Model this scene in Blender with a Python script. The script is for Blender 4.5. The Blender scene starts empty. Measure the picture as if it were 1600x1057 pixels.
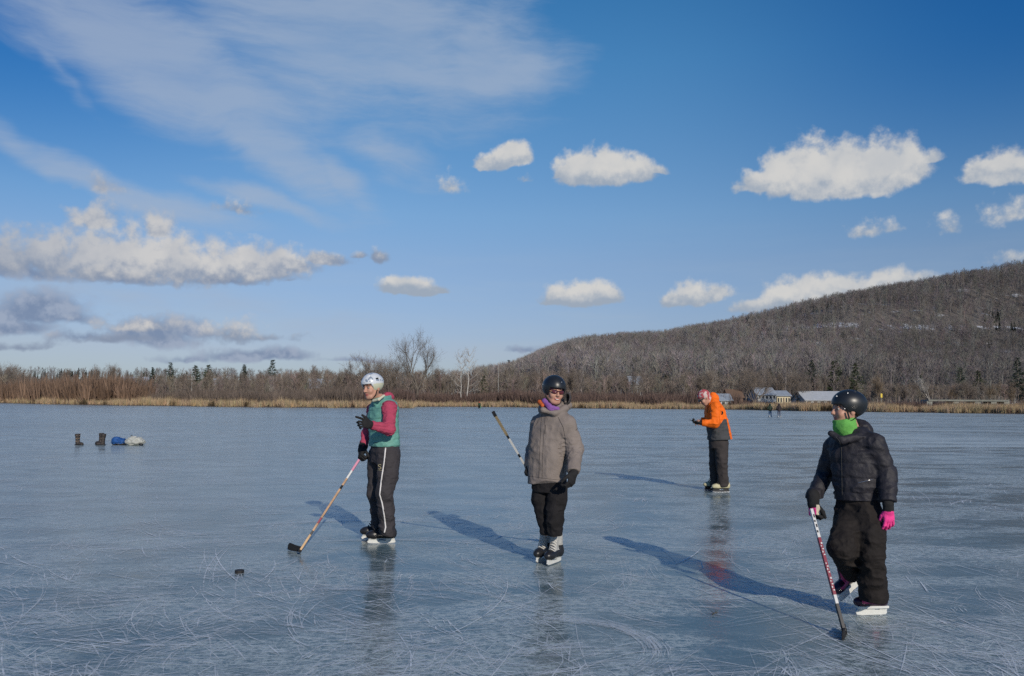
import bpy, bmesh, math, random
import numpy as np
from mathutils import Vector, Matrix, noise as mnoise
R = math.radians
SC = bpy.context.scene
COL = SC.collection
# ------------------------------------------------------------------ camera
CAM_H = 1.47
cd = bpy.data.cameras.new("camera"); cam = bpy.data.objects.new("camera", cd); COL.objects.link(cam)
cd.sensor_width = 36.0; cd.lens = 28.0; cd.clip_start = 0.1; cd.clip_end = 12000
CR = Matrix.Rotation(R(90 + 4.55), 3, 'X') @ Matrix.Rotation(R(0.36), 3, 'Z')
cam.matrix_world = Matrix.Translation((0, 0, CAM_H)) @ CR.to_4x4()
SC.camera = cam
FPX = 28.0 / 36.0 * 1600
def ray(u, v):
    return (CR @ Vector(((u - 800) / FPX, -(v - 528.5) / FPX, -1))).normalized()
def at(u, v, Y):                      # photo pixel + real distance ahead -> world point
    d = ray(u, v); return Vector((0, 0, CAM_H)) + d * (Y / d.y)
def ground_at(u, v):
    d = ray(u, v); return Vector((0, 0, CAM_H)) + d * (-CAM_H / d.z)
# ------------------------------------------------------------------ light
SUN_EL, SUN_AZ = 24.3, 22.5           # behind the camera, to its right
s2 = Vector((math.sin(R(SUN_AZ)) * math.cos(R(SUN_EL)), -math.cos(R(SUN_AZ)) * math.cos(R(SUN_EL)), math.sin(R(SUN_EL))))
sl = bpy.data.lights.new("sun", 'SUN'); sl.energy = 3.3; sl.angle = R(0.55); sl.color = (1.0, 0.90, 0.76)
so = bpy.data.objects.new("sun", sl); COL.objects.link(so)
so.rotation_euler = s2.to_track_quat('Z', 'Y').to_euler()
SC.view_settings.view_transform = 'Standard'; SC.view_settings.look = 'None'
SC.view_settings.exposure = 0.0; SC.view_settings.gamma = 1.0
SC.cycles.max_bounces = 6; SC.cycles.transparent_max_bounces = 12
SC.cycles.use_denoising = False
SC.cycles.caustics_reflective = False; SC.cycles.caustics_refractive = False

class NT:                              # tiny node-tree writer
    def __init__(s, tree): s.t = tree; s.n = tree.nodes; s.l = tree.links
    def add(s, kind, **kw):
        nd = s.n.new(kind)
        for k, v in kw.items(): setattr(nd, k, v)
        return nd
    def put(s, sock, v):
        if hasattr(v, 'default_value') or isinstance(v, bpy.types.NodeSocket): s.l.new(v, sock)
        elif v is not None: sock.default_value = v
    def m(s, op, a, b=None, c=None, clamp=False):
        nd = s.add('ShaderNodeMath', operation=op, use_clamp=clamp)
        s.put(nd.inputs[0], a)
        if b is not None: s.put(nd.inputs[1], b)
        if c is not None: s.put(nd.inputs[2], c)
        return nd.outputs[0]
    def vm(s, op, a, b=None):
        nd = s.add('ShaderNodeVectorMath', operation=op); s.put(nd.inputs[0], a)
        if b is not None: s.put(nd.inputs[1], b)
        return nd.outputs['Value'] if op in ('LENGTH', 'DOT_PRODUCT') else nd.outputs[0]
    def xyz(s, x=0.0, y=0.0, z=0.0):
        nd = s.add('ShaderNodeCombineXYZ'); s.put(nd.inputs[0], x); s.put(nd.inputs[1], y); s.put(nd.inputs[2], z); return nd.outputs[0]
    def sep(s, v):
        nd = s.add('ShaderNodeSeparateXYZ'); s.put(nd.inputs[0], v); return nd.outputs
    def ss(s, v, a, b, lo=0.0, hi=1.0, kind='SMOOTHSTEP'):
        nd = s.add('ShaderNodeMapRange', interpolation_type=kind); s.put(nd.inputs[0], v)
        s.put(nd.inputs[1], a); s.put(nd.inputs[2], b); s.put(nd.inputs[3], lo); s.put(nd.inputs[4], hi); return nd.outputs[0]
    def noise(s, v, scale, detail=4, rough=0.5, dist=0.0, color=False):
        nd = s.add('ShaderNodeTexNoise'); s.put(nd.inputs['Vector'], v); s.put(nd.inputs['Scale'], scale)
        nd.inputs['Detail'].default_value = detail; nd.inputs['Roughness'].default_value = rough
        nd.inputs['Distortion'].default_value = dist
        return nd.outputs[1 if color else 0]
    def mapping(s, v, loc=(0, 0, 0), rot=(0, 0, 0), sc=(1, 1, 1), kind='POINT'):
        nd = s.add('ShaderNodeMapping', vector_type=kind); s.put(nd.inputs[0], v)
        nd.inputs[1].default_value = loc; nd.inputs[2].default_value = rot; nd.inputs[3].default_value = sc
        return nd.outputs[0]
    def mix(s, f, a, b, blend='MIX'):
        nd = s.add('ShaderNodeMix', data_type='RGBA', blend_type=blend); s.put(nd.inputs[0], f)
        s.put(nd.inputs[6], a); s.put(nd.inputs[7], b); return nd.outputs[2]
def rgba(c): return (c[0], c[1], c[2], 1.0)
# ------------------------------------------------------------------ world: sky and clouds by direction
W = bpy.data.worlds.new("World"); SC.world = W; W.use_nodes = True
W.cycles.sampling_method = 'MANUAL'; W.cycles.sample_map_resolution = 512
w = NT(W.node_tree); w.n.clear()
wo = w.add('ShaderNodeOutputWorld')
sky = w.add('ShaderNodeTexSky', sky_type='NISHITA', sun_disc=False)
sky.sun_elevation = R(SUN_EL); sky.sun_rotation = math.atan2(s2.x, s2.y)
sky.air_density = 1.0; sky.dust_density = 0.15; sky.ozone_density = 2.2; sky.altitude = 0
hs = w.add('ShaderNodeHueSaturation'); hs.inputs['Saturation'].default_value = 1.0; hs.inputs['Value'].default_value = 1.0
w.l.new(sky.outputs[0], hs.inputs['Color'])
skyc = w.mix(1.0, hs.outputs[0], (0.086, 0.090, 0.092, 1), 'MULTIPLY')
tc = w.add('ShaderNodeTexCoord'); D = tc.outputs['Generated']
dx, dy, dz = w.sep(D)
az = w.m('ARCTAN2', dx, dy); el = w.m('ARCSINE', dz)
AE = w.xyz(az, el, 0.0)
rp = w.add('ShaderNodeValToRGB'); w.put(rp.inputs[0], w.m('MULTIPLY', el, 2.0))       # clear-air colour balance by elevation
while len(rp.color_ramp.elements) < 6: rp.color_ramp.elements.new(.5)
for e_, (p_, c_) in zip(rp.color_ramp.elements, [(0.0, (.42, .51, .74)), (.12, (.66, .60, .74)), (.34, (.86, .82, .88)), (.46, (.86, .95, 1.0)), (.82, (.56, 1.04, 1.20)), (1.0, (.40, .98, 1.22))]):
    e_.position = p_; e_.color = rgba(c_)
skyc = w.mix(1.0, skyc, rp.outputs[0], 'MULTIPLY')
side = w.m('MULTIPLY', w.ss(w.m('ABSOLUTE', az), .15, .62), w.ss(el, .12, .42))
skyc = w.mix(side, skyc, w.mix(1.0, skyc, (.28, .60, .84, 1), 'MULTIPLY'))
skyc = w.mix(1.0, skyc, (.93, .97, 1.03, 1), 'MULTIPLY')
def azel(u, v):
    d = ray(u, v); return math.atan2(d.x, d.y), math.asin(d.z)
def field_group(name, blobs, flat=1.5, grow=1.12):
    g = bpy.data.node_groups.new(name, 'ShaderNodeTree')
    g.interface.new_socket('Vector', in_out='INPUT', socket_type='NodeSocketVector')
    g.interface.new_socket('Value', in_out='OUTPUT', socket_type='NodeSocketFloat')
    q = NT(g); gi = q.add('NodeGroupInput'); go = q.add('NodeGroupOutput')
    cur = None
    X, Y, _ = q.sep(gi.outputs[0])
    for (u, v, rx, ry, rot, st) in blobs:
        a, e = azel(u, v); cs, sn = math.cos(R(rot)), math.sin(R(rot)); kx, ky = FPX / rx / grow, FPX / ry / grow
        x = q.m('MULTIPLY_ADD', X, cs * kx, q.m('MULTIPLY_ADD', Y, sn * kx, -(a * cs + e * sn) * kx))
        y = q.m('MULTIPLY_ADD', X, -sn * ky, q.m('MULTIPLY_ADD', Y, cs * ky, (a * sn - e * cs) * ky))
        y = q.m('MAXIMUM', y, q.m('MULTIPLY', y, -flat))
        r2 = q.m('MULTIPLY_ADD', x, x, q.m('MULTIPLY', y, y))
        f = q.m('MULTIPLY_ADD', q.m('SQRT', r2), -st, st)
        cur = f if cur is None else q.m('SMOOTH_MAX', cur, f, 0.12)
    q.put(go.inputs[0], cur)
    return g
cumulus = [
 (765,258,30,20,8,1.0),(790,256,34,30,8,1),(812,250,24,36,8,1),(705,298,20,22,0,.27),(820,282,9,8,0,.25),
 (880,278,24,18,0,.9),(903,278,44,46,0,1),(945,279,50,50,0,1.05),(985,274,48,36,-3,.95),(1022,268,24,12,-6,.7),
 (1186,292,36,28,2,.9),(1225,290,46,60,3,1),(1275,289,58,72,3,1.05),(1330,287,60,70,3,1.1),(1385,282,52,66,5,1),(1420,270,34,52,8,.9),(1452,252,20,14,0,.6),
 (1540,276,36,28,4,1),(1578,274,38,38,4,1),(1612,274,40,36,0,1),(1487,360,15,20,0,.34),(1362,364,26,13,3,.17),(1396,358,24,8,0,.15),(1580,340,28,20,5,.20),(1585,406,30,12,5,.20),
 (623,454,34,28,0,.95),(652,455,38,25,0,1),(684,453,26,12,-3,.75),(870,470,34,26,3,.95),(905,470,46,34,3,1.05),(940,467,36,32,3,1),
 (1058,474,28,20,6,.72),(1088,470,36,32,6,.78),(1118,464,28,22,6,.72),(1185,480,40,20,5,.78),(1225,474,50,38,5,.85),(1275,468,55,42,5,.85),(1330,462,55,36,4,.85),(1385,452,50,30,3,.8),(1430,446,50,20,3,.75)]
bank = [
 (20,410,60,46,0,.8),(75,412,60,52,0,.9),(150,350,32,36,8,.85),(150,415,72,66,0,1),(215,418,72,66,0,1.05),(243,362,30,38,0,.85),(278,422,75,60,0,1.05),(340,426,80,50,-2,1),
 (400,422,72,46,-2,1),(452,418,50,34,0,.95),(502,410,50,18,0,.85),(592,404,20,16,0,.7),(560,402,22,7,0,.5),(165,298,24,16,0,.33),(375,330,34,14,5,.28),(450,438,16,7,0,.4),
 (362,528,48,28,0,.62),(215,512,70,18,0,.5),(190,530,80,12,5,.45),(30,545,60,8,8,.45),(410,530,60,10,0,.4)]
dark = [
 (60,492,64,36,6,.95),(20,516,60,18,5,.7),(105,498,40,18,0,.7),(235,525,70,32,-4,.9),(200,530,50,12,0,.6),(290,520,50,22,0,.55),
 (395,558,92,14,3,.8),(440,556,52,14,0,.7),(300,562,52,8,0,.5),(130,528,40,12,0,.5),(35,428,80,16,0,.6),(180,436,90,14,0,.6),(345,440,70,10,0,.65),
 (820,548,40,7,0,.5),(560,563,60,5,0,.45)]
gC = field_group('cumulus field', cumulus, 3.2, 1.0); gB = field_group('bank field', bank, 2.6, 1.0); gD = field_group('dark field', dark, 2.0, 1.0)
def use(g, v):
    nd = w.add('ShaderNodeGroup'); nd.node_tree = g; w.put(nd.inputs[0], v); return nd.outputs[0]
warp = w.vm('SUBTRACT', w.noise(D, 26, 3, .55, color=True), (0.5, 0.5, 0.5))
warp = w.vm('MULTIPLY', warp, (0.020, 0.016, 0))
AEw = w.vm('ADD', AE, warp)
bump = w.m('SUBTRACT', w.noise(D, 52, 6, .56), 0.5)
bump2 = w.m('SUBTRACT', w.noise(w.vm('ADD', D, (0, 0, 0.008)), 52, 5, .56), 0.5)
soft = w.noise(D, 24, 4, .5)
def dens(F, b, k=1.35): return w.m('ADD', F, w.m('MULTIPLY', b, k))
UP = (0.0, -0.015, 0)
fC = use(gC, AEw); fCu = use(gC, w.vm('ADD', AEw, UP))
fB = use(gB, AEw); fBu = use(gB, w.vm('ADD', AEw, UP))
fD = use(gD, AEw)
def lit(fd, lo, hi):                   # bright where there is cloud below, grey at the flat base; lumps catch the sun on their upper side
    a = w.m('ADD', fd, w.m('ADD', w.m('MULTIPLY', w.m('SUBTRACT', bump, bump2), 2.2), w.m('MULTIPLY', bump, 1.2)))
    return w.m('MULTIPLY', w.ss(a, lo, hi), w.ss(soft, .30, .62, .66, 1.0))
# cirrus
cir = field_group('cirrus field', [(250,90,330,95,-18,1.0),(560,70,330,130,-6,1.05),(760,90,160,90,0,.9),(420,230,190,50,-33,1.0),(520,280,120,30,-34,.75),
   (600,250,130,40,-20,.7),(180,285,230,26,-14,.95),(420,318,130,20,-13,.95),(100,450,220,36,0,.55),(330,460,160,30,0,.4),(560,520,260,34,0,.35),(100,130,90,14,-40,.4)], 1.0)
sw = w.mapping(w.vm('ADD', AE, w.vm('MULTIPLY', w.vm('SUBTRACT', w.noise(D, 5, 3, .5, color=True), (.5, .5, .5)), (.10, .08, 0))), (0, 0, 0), (0, 0, R(28)), (3.0, 15.0, 1))
wis = w.noise(sw, 1.6, 7, .62)
wis2 = w.noise(w.mapping(AE, (0, 0, 0), (0, 0, R(14)), (6, 40, 1)), 1.0, 6, .6)
AEc = w.vm('ADD', AE, w.vm('MULTIPLY', w.vm('SUBTRACT', w.noise(D, 7, 4, .55, color=True), (.5, .5, .5)), (.09, .07, 0)))
fI = use(cir, AEc)
ci = w.m('MULTIPLY', w.ss(w.m('ADD', fI, w.m('MULTIPLY', w.m('SUBTRACT', wis, .5), 1.0)), 0.0, 0.75), w.ss(w.m('ADD', wis, w.m('MULTIPLY', wis2, .35)), .30, .85, .55, 1.0))
ci = w.m('MULTIPLY', ci, 0.70)
c = w.mix(ci, skyc, (0.365, 0.445, 0.575, 1))
# thin veil near the horizon
lowv = w.m('MULTIPLY', w.ss(el, 0.0, 0.26, 1.0, 0.0), w.ss(w.noise(w.mapping(AE, sc=(3, 22, 1)), 1.2, 5, .6), .42, .75, 0.0, .30))
c = w.mix(lowv, c, (0.42, 0.50, 0.565, 1))
# dark low clouds, bank, cumulus
dD = w.ss(dens(fD, bump, 1.3), -0.18, 0.45)
c = w.mix(w.m('MULTIPLY', dD, .88), c, w.mix(w.ss(bump, -.12, .14), (0.175, 0.235, 0.365, 1), (0.32, 0.375, 0.49, 1)))
dB = w.ss(dens(fB, bump, 1.4), -0.14, 0.50)
c = w.mix(w.m('MULTIPLY', dB, .93), c, w.mix(w.m('MULTIPLY', lit(fBu, -0.9, .95), w.ss(az, -0.62, -0.40, .55, 1.0)), (0.235, 0.29, 0.395, 1), (0.62, 0.605, 0.59, 1)))
dC = w.ss(dens(fC, bump, 1.05), -0.10, 0.34)
c = w.mix(w.m('MULTIPLY', dC, .96), c, w.mix(lit(fCu, -1.2, .85), (0.33, 0.39, 0.475, 1), (0.645, 0.635, 0.615, 1)))
bg = w.add('ShaderNodeBackground'); w.put(bg.inputs[0], c); bg.inputs[1].default_value = 1.0
w.l.new(bg.outputs[0], wo.inputs[0])
# ------------------------------------------------------------------ helpers
def tag(o, label=None, cat=None, group=None, kind=None):
    if label: o["label"] = label
    if cat: o["category"] = cat
    if group: o["group"] = group
    if kind: o["kind"] = kind
    return o
def empty(name, loc, label, cat, group=None):
    o = bpy.data.objects.new(name, None); COL.objects.link(o); o.location = loc
    o.empty_display_size = 0.2
    return tag(o, label, cat, group)
def link(name, me, mats, parent=None, smooth=False):
    o = bpy.data.objects.new(name, me); COL.objects.link(o)
    if not isinstance(mats, (list, tuple)): mats = [mats]
    for m_ in mats: me.materials.append(m_)
    if smooth: me.shade_smooth()
    if parent is not None:
        o.parent = parent
        o.matrix_parent_inverse = Matrix.Translation(parent.location).inverted()   # parts are written in world space
    return o
def np_mesh(name, V, F, mi=None):      # V (n,3), F (m,k) k = 3 or 4
    me = bpy.data.meshes.new(name); V = np.asarray(V, np.float32); F = np.asarray(F, np.int32)
    k = F.shape[1]
    me.vertices.add(len(V)); me.vertices.foreach_set('co', V.ravel())
    me.loops.add(F.size); me.loops.foreach_set('vertex_index', F.ravel())
    me.polygons.add(len(F)); me.polygons.foreach_set('loop_start', np.arange(0, F.size, k, dtype=np.int32))
    if mi is not None: me.polygons.foreach_set('material_index', np.asarray(mi, np.int32))
    me.update(calc_edges=True)
    return me
class MB:                              # collects simple shapes into one mesh
    def __init__(s): s.v = []; s.f = []; s.m = []; s.mi = 0
    def _add(s, vs, fs):
        o = len(s.v); s.v += [tuple(v) for v in vs]; s.f += [[i + o for i in f] for f in fs]; s.m += [s.mi] * len(fs)
    def box(s, c, size, M=None):
        x, y, z = [d / 2 for d in size]; c = Vector(c)
        vs = [Vector((a * x, b * y, e * z)) for a in (-1, 1) for b in (-1, 1) for e in (-1, 1)]
        if M: vs = [M @ v for v in vs]
        s._add([c + v for v in vs], [(0, 1, 3, 2), (4, 6, 7, 5), (0, 4, 5, 1), (2, 3, 7, 6), (0, 2, 6, 4), (1, 5, 7, 3)])
    def tube(s, pts, rad, n=8, cap=True, squash=None):
        pts = [Vector(p) for p in pts]; N = len(pts)
        if not hasattr(rad, '__len__'): rad = [rad] * N
        t0 = (pts[1] - pts[0]).normalized(); ref = Vector((0, 0, 1)) if abs(t0.z) < .9 else Vector((0, 1, 0))
        rings = []; a = t0.cross(ref).normalized()
        for i, p in enumerate(pts):
            t = (pts[min(i + 1, N - 1)] - pts[max(i - 1, 0)]).normalized()
            a = (a - t * a.dot(t)).normalized(); b = t.cross(a)
            k = squash or 1.0
            rings.append([p + (a * math.cos(2 * math.pi * j / n) + b * k * math.sin(2 * math.pi * j / n)) * rad[i] for j in range(n)])
        fs = []
        for i in range(N - 1):
            for j in range(n):
                fs.append((i * n + j, i * n + (j + 1) % n, (i + 1) * n + (j + 1) % n, (i + 1) * n + j))
        if cap: fs += [tuple(range(n))[::-1], tuple((N - 1) * n + j for j in range(n))]
        s._add([q for r_ in rings for q in r_], fs)
    def prism(s, poly, O, ax, ay, th):   # outline (x, y) in the plane ax, ay; thickness along the normal, centred
        ax = Vector(ax).normalized(); ay = Vector(ay).normalized(); nn = ax.cross(ay); O = Vector(O); n = len(poly)
        v = [O + ax * p[0] + ay * p[1] - nn * th / 2 for p in poly] + [O + ax * p[0] + ay * p[1] + nn * th / 2 for p in poly]
        s._add(v, [tuple(range(n))[::-1], tuple(range(n, 2 * n))] + [(i, (i + 1) % n, n + (i + 1) % n, n + i) for i in range(n)])
    def build(s, name, mats, parent=None, smooth=False, bevel=0):
        me = bpy.data.meshes.new(name); me.from_pydata(s.v, [], s.f)
        me.polygons.foreach_set('material_index', s.m)
        o = link(name, me, mats, parent, smooth)
        if bevel:
            b = o.modifiers.new('bevel', 'BEVEL'); b.width = bevel; b.segments = 2; b.limit_method = 'ANGLE'
        return o
def mat(name, col, rough=.6, metal=0.0, noise_amt=0.0, nscale=20.0, bump=0.0, bscale=60.0, spec=.5, sheen=0.0, coat=0.0, stretch=(1, 1, 1), space='Object', attr=None):
    m_ = bpy.data.materials.new(name); m_.use_nodes = True; t = NT(m_.node_tree)
    b = t.n['Principled BSDF']; b.inputs['Roughness'].default_value = rough; b.inputs['Metallic'].default_value = metal
    b.inputs['Specular IOR Level'].default_value = spec
    if sheen: b.inputs['Sheen Weight'].default_value = sheen
    if coat: b.inputs['Coat Weight'].default_value = coat; b.inputs['Coat Roughness'].default_value = .1
    tcn = t.add('ShaderNodeTexCoord').outputs[space]
    v = t.mapping(tcn, sc=stretch)
    base = rgba(col)
    if attr:
        an = t.add('ShaderNodeAttribute', attribute_name=attr); base = an.outputs['Color']
    if noise_amt:
        f = t.ss(t.noise(v, nscale, 5, .6), .3, .7, 1 - noise_amt, 1 + noise_amt, 'LINEAR')
        base = t.mix(1.0, base, t.xyz(f, f, f), 'MULTIPLY')
    t.put(b.inputs['Base Color'], base)
    if bump:
        bn = t.add('ShaderNodeBump'); bn.inputs['Strength'].default_value = bump; bn.inputs['Distance'].default_value = .02
        t.put(bn.inputs['Height'], t.noise(v, bscale, 4, .6)); t.l.new(bn.outputs[0], b.inputs['Normal'])
    return m_
# ------------------------------------------------------------------ land shape
rng = np.random.default_rng(7); rnd = random.Random(11)
def uT(u): return (u - 800) / FPX
SH = [(-3000, 420), (-600, 330), (-100, 262), (0, 244), (70, 205), (150, 180), (300, 166), (420, 154), (560, 152), (646, 156), (652, 192), (700, 199), (790, 203),
      (900, 174), (1150, 168), (1250, 148), (1400, 136), (1600, 122), (1900, 108), (4000, 90)]
def shoreY(t): return np.interp(t, [uT(a) for a, b in SH], [b for a, b in SH])
RV = [(740, 578, 600), (775, 574, 610), (800, 570, 640), (816, 563, 650), (845, 550, 670), (872, 540, 690), (900, 531, 700), (931, 524, 720), (990, 521, 750), (1037, 519, 770), (1107, 504, 800), (1150, 495, 820),
      (1196, 486, 840), (1260, 470, 870), (1330, 456, 900), (1400, 443, 940), (1470, 430, 980), (1540, 414, 1010), (1600, 402, 1040), (1750, 372, 1100), (2000, 322, 1150), (3000, 292, 1200)]   # skyline of the wooded hill
RG = [(a, b + (22 if a < 960 else 17 if a < 1300 else 14), c) for a, b, c in RV]
def vnoise(x, y, s, seed=0):           # smooth value noise on arrays
    x = np.asarray(x, float) / s; y = np.asarray(y, float) / s
    xi = np.floor(x).astype(np.int64); yi = np.floor(y).astype(np.int64); fx = x - xi; fy = y - yi
    fx = fx * fx * (3 - 2 * fx); fy = fy * fy * (3 - 2 * fy)
    def h(a, b):
        n = (a * 374761393 + b * 668265263 + seed * 1274126177) & 0xffffffff
        n = ((n ^ (n >> 13)) * 1274126177) & 0xffffffff
        return ((n ^ (n >> 16)) & 0xffff) / 65535.0
    return (h(xi, yi) * (1 - fx) + h(xi + 1, yi) * fx) * (1 - fy) + (h(xi, yi + 1) * (1 - fx) + h(xi + 1, yi + 1) * fx) * fy
def sst(x, a, b):
    q = np.clip((x - a) / (b - a), 0, 1); return q * q * (3 - 2 * q)
def groundZ(x, Y):
    x = np.asarray(x, float); Y = np.asarray(Y, float); t = x / Y; d = Y - shoreY(t)
    z = 0.12 + 0.35 * sst(d, 2, 14) + 1.6 * sst(d, 14, 90) + 22 * sst(Y, 480, 950) * sst(-t, .02, .3) - .4 * sst(-d, -1, 4)
    hy = np.interp(t, [uT(a) for a, b, c in RG], [(627.5 + (a - 800) * .0063 - b) / FPX for a, b, c in RG])
    yr = np.interp(t, [uT(a) for a, b, c in RG], [c for a, b, c in RG])
    zr = hy * yr; s = np.clip((Y - (yr * .33)) / (yr * .67), 0, 1)
    bench = .80 * (s ** 1.35) + .20 * sst(s, .38, .72)
    hill = zr * bench * (1 - .55 * sst(Y, yr * 1.02, yr * 1.9))
    n = (vnoise(x, Y, 90, 3) - .5) * 16 + (vnoise(x, Y, 35, 4) - .5) * 7
    return z + (hill + n * sst(s, .1, .4) * (1 - .75 * sst(s, .75, 1.0))) * sst(t, -.04, .03)
ts = np.linspace(-2.6, 2.6, 420); ks = np.concatenate([[-3, 0, 2, 5, 9, 14, 22], np.geomspace(32, 3200, 120)])
T, K = np.meshgrid(ts, ks); Yg = shoreY(T) + K; Xg = T * Yg; Zg = groundZ(Xg, Yg)
n0, n1 = T.shape; idx = np.arange(n0 * n1).reshape(n0, n1)
F = np.stack([idx[:-1, :-1], idx[:-1, 1:], idx[1:, 1:], idx[1:, :-1]], -1).reshape(-1, 4)
gm = bpy.data.materials.new("ground"); gm.use_nodes = True; g = NT(gm.node_tree); b = g.n['Principled BSDF']
P = g.add('ShaderNodeNewGeometry').outputs['Position']; px_, py_, pz_ = g.sep(P)
litter = g.mix(g.ss(g.noise(P, .06, 6, .65), .35, .65), (.150, .134, .120, 1), (.105, .096, .090, 1))
litter = g.mix(g.ss(g.noise(P, .9, 4, .6), .4, .7), litter, (.17, .15, .125, 1))
snow = g.m('MULTIPLY', g.ss(g.m('ABSOLUTE', g.m('SUBTRACT', pz_, g.m('ADD', 58, g.m('MULTIPLY', g.noise(P, .012, 3, .5), 16)))), 3.6, 1.0), g.ss(px_, 130, 260))
snow = g.m('MULTIPLY', snow, g.ss(g.noise(P, .05, 5, .7), .47, .56))
snow2 = g.m('MULTIPLY', g.ss(g.noise(g.mapping(P, sc=(1, 1, 3)), .035, 6, .7), .57, .66), g.ss(pz_, 14, 40))
sn = g.m('MAXIMUM', snow, g.m('MULTIPLY', snow2, .55))
g.put(b.inputs['Base Color'], g.mix(sn, litter, (.62, .66, .72, 1))); b.inputs['Roughness'].default_value = .95
b.inputs['Specular IOR Level'].default_value = .1
go_ = link('ground', np_mesh('ground', np.stack([Xg, Yg, Zg], -1).reshape(-1, 3), F), gm, smooth=True); tag(go_, kind='structure')
# ------------------------------------------------------------------ ice: deep dark ice under a thin frosted skin, cut by skate marks
def wob0(g, P): return g.vm("ADD", P, g.vm("MULTIPLY", g.noise(P, .8, 2, .5, color=True), (1.0, 1.0, 0)))
im = bpy.data.materials.new("ice"); im.use_nodes = True; g = NT(im.node_tree); b = g.n['Principled BSDF']
P = g.add('ShaderNodeNewGeometry').outputs['Position']
px_ice = g.sep(P)[0]; big = g.noise(P, .035, 4, .6); mid = g.noise(g.mapping(P, sc=(.8, 1.5, 1)), .22, 5, .62); fine = g.noise(g.mapping(P, rot=(0, 0, .25), sc=(1, 2.0, 1)), 1.5, 6, .68)
deep = g.mix(g.ss(big, .3, .7), (.066, .112, .124, 1), (.104, .156, .168, 1))
deep = g.mix(g.ss(mid, .40, .70, 0, .65), deep, (.138, .190, .210, 1))
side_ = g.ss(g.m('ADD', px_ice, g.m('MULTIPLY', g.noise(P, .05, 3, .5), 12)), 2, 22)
mott = g.noise(g.mapping(wob0(g, P), sc=(1, 1.7, 1)), .75, 5, .62)
patch = g.m('MULTIPLY', g.ss(mott, .42, .54, .05, 1.0), g.ss(big, .34, .58, .5, 1.0))
wob = g.vm('ADD', P, g.vm('MULTIPLY', g.noise(P, .30, 2, .5, color=True), (2.2, 2.2, 0)))
def cuts(rot, a, b_, lo, hi, sd): return g.ss(g.noise(g.mapping(g.vm('ADD', wob, (sd, sd * 2.3, 0)), rot=(0, 0, rot), sc=(a, b_, 1)), 1.0, 4, .72), lo, hi)
lines = g.m('MAXIMUM', g.m('MAXIMUM', cuts(.30, 1.6, 42, .59, .65, 0), cuts(-.55, 1.8, 60, .58, .64, 7)), g.m('MAXIMUM', cuts(.95, 2.0, 60, .59, .65, 13), cuts(1.9, 2.2, 55, .60, .66, 29)))
lines = g.m('MULTIPLY', lines, g.ss(mott, .40, .60, .10, 1.0))
powder = g.m('MULTIPLY', g.ss(g.noise(g.mapping(P, rot=(0, 0, -.2), sc=(1, 1.5, 1)), 13, 8, .90), .475, .545), patch)
streak = g.m('MULTIPLY', g.ss(g.noise(g.mapping(wob, rot=(0, 0, .12), sc=(.5, 6.5, 1)), .9, 9, .78), .52, .62), g.m('MULTIPLY', g.ss(g.noise(P, 26, 5, .85), .44, .60), g.ss(g.vm('LENGTH', P), 6, 16, .35, 1.0)))
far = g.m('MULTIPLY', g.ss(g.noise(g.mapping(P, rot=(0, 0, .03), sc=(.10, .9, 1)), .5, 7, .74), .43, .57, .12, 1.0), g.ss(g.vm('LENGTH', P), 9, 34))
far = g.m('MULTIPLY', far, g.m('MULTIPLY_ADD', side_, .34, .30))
specks = g.m('MULTIPLY', g.ss(g.noise(P, 48, 2, .6), .615, .655), g.ss(mott, .40, .56, .25, 1.0))
fr = g.m('MAXIMUM', g.m('MAXIMUM', powder, streak), g.m('MAXIMUM', g.m('MULTIPLY', specks, .8), lines))
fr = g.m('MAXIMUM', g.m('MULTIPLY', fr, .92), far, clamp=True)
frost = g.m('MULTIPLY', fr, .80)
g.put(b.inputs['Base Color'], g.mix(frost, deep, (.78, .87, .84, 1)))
rr = g.m('ADD', g.ss(fine, .3, .7, .115, .19), g.m('MULTIPLY', frost, .5)); g.put(b.inputs['Roughness'], rr)
b.inputs['IOR'].default_value = 1.31
bn = g.add('ShaderNodeBump'); bn.inputs['Strength'].default_value = .22; bn.inputs['Distance'].default_value = .012
g.put(bn.inputs['Height'], g.m('ADD', g.noise(P, 9, 4, .6), g.m('MULTIPLY', g.noise(P, 1.1, 2, .5), 1.5))); g.l.new(bn.outputs[0], b.inputs['Normal'])
sm = bpy.data.materials.new("skate marks"); sm.use_nodes = True; g = NT(sm.node_tree); b = g.n['Principled BSDF']
P = g.add('ShaderNodeNewGeometry').outputs['Position']
at_ = g.add('ShaderNodeAttribute', attribute_name='ink').outputs['Fac']
b.inputs['Base Color'].default_value = (.74, .80, .83, 1); b.inputs['Roughness'].default_value = .8
al = g.m('MULTIPLY', g.ss(g.noise(P, 9, 5, .8), .36, .54, .10, 1.0), at_); g.put(b.inputs['Alpha'], al)
IV = [(-2600, -2600, 0), (2600, -2600, 0), (2600, 2600, 0), (-2600, 2600, 0)]; IF = [(0, 1, 2, 3)]; MI = [0]; INK = [1.0] * 4
def mark(cx, cy, r, a0, a1, wd, ink, z, n=None, ecc=1.0):
    n = n or max(3, int(abs(a1 - a0) * r / .22)); n = min(n, 40); o = len(IV)
    for i in range(n + 1):
        a = a0 + (a1 - a0) * i / n; e = math.sin(math.pi * i / n) ** .5 if 0 < i < n else .05
        c_, s_ = math.cos(a), math.sin(a)
        for s in (-1, 1):
            rr_ = r + s * wd * .5 * e
            IV.append((cx + c_ * rr_, cy + s_ * rr_ * ecc, z)); INK.append(ink)
    for i in range(n): IF.append((o + 2 * i, o + 2 * i + 1, o + 2 * i + 3, o + 2 * i + 2)); MI.append(1)
zz = .0012
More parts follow.
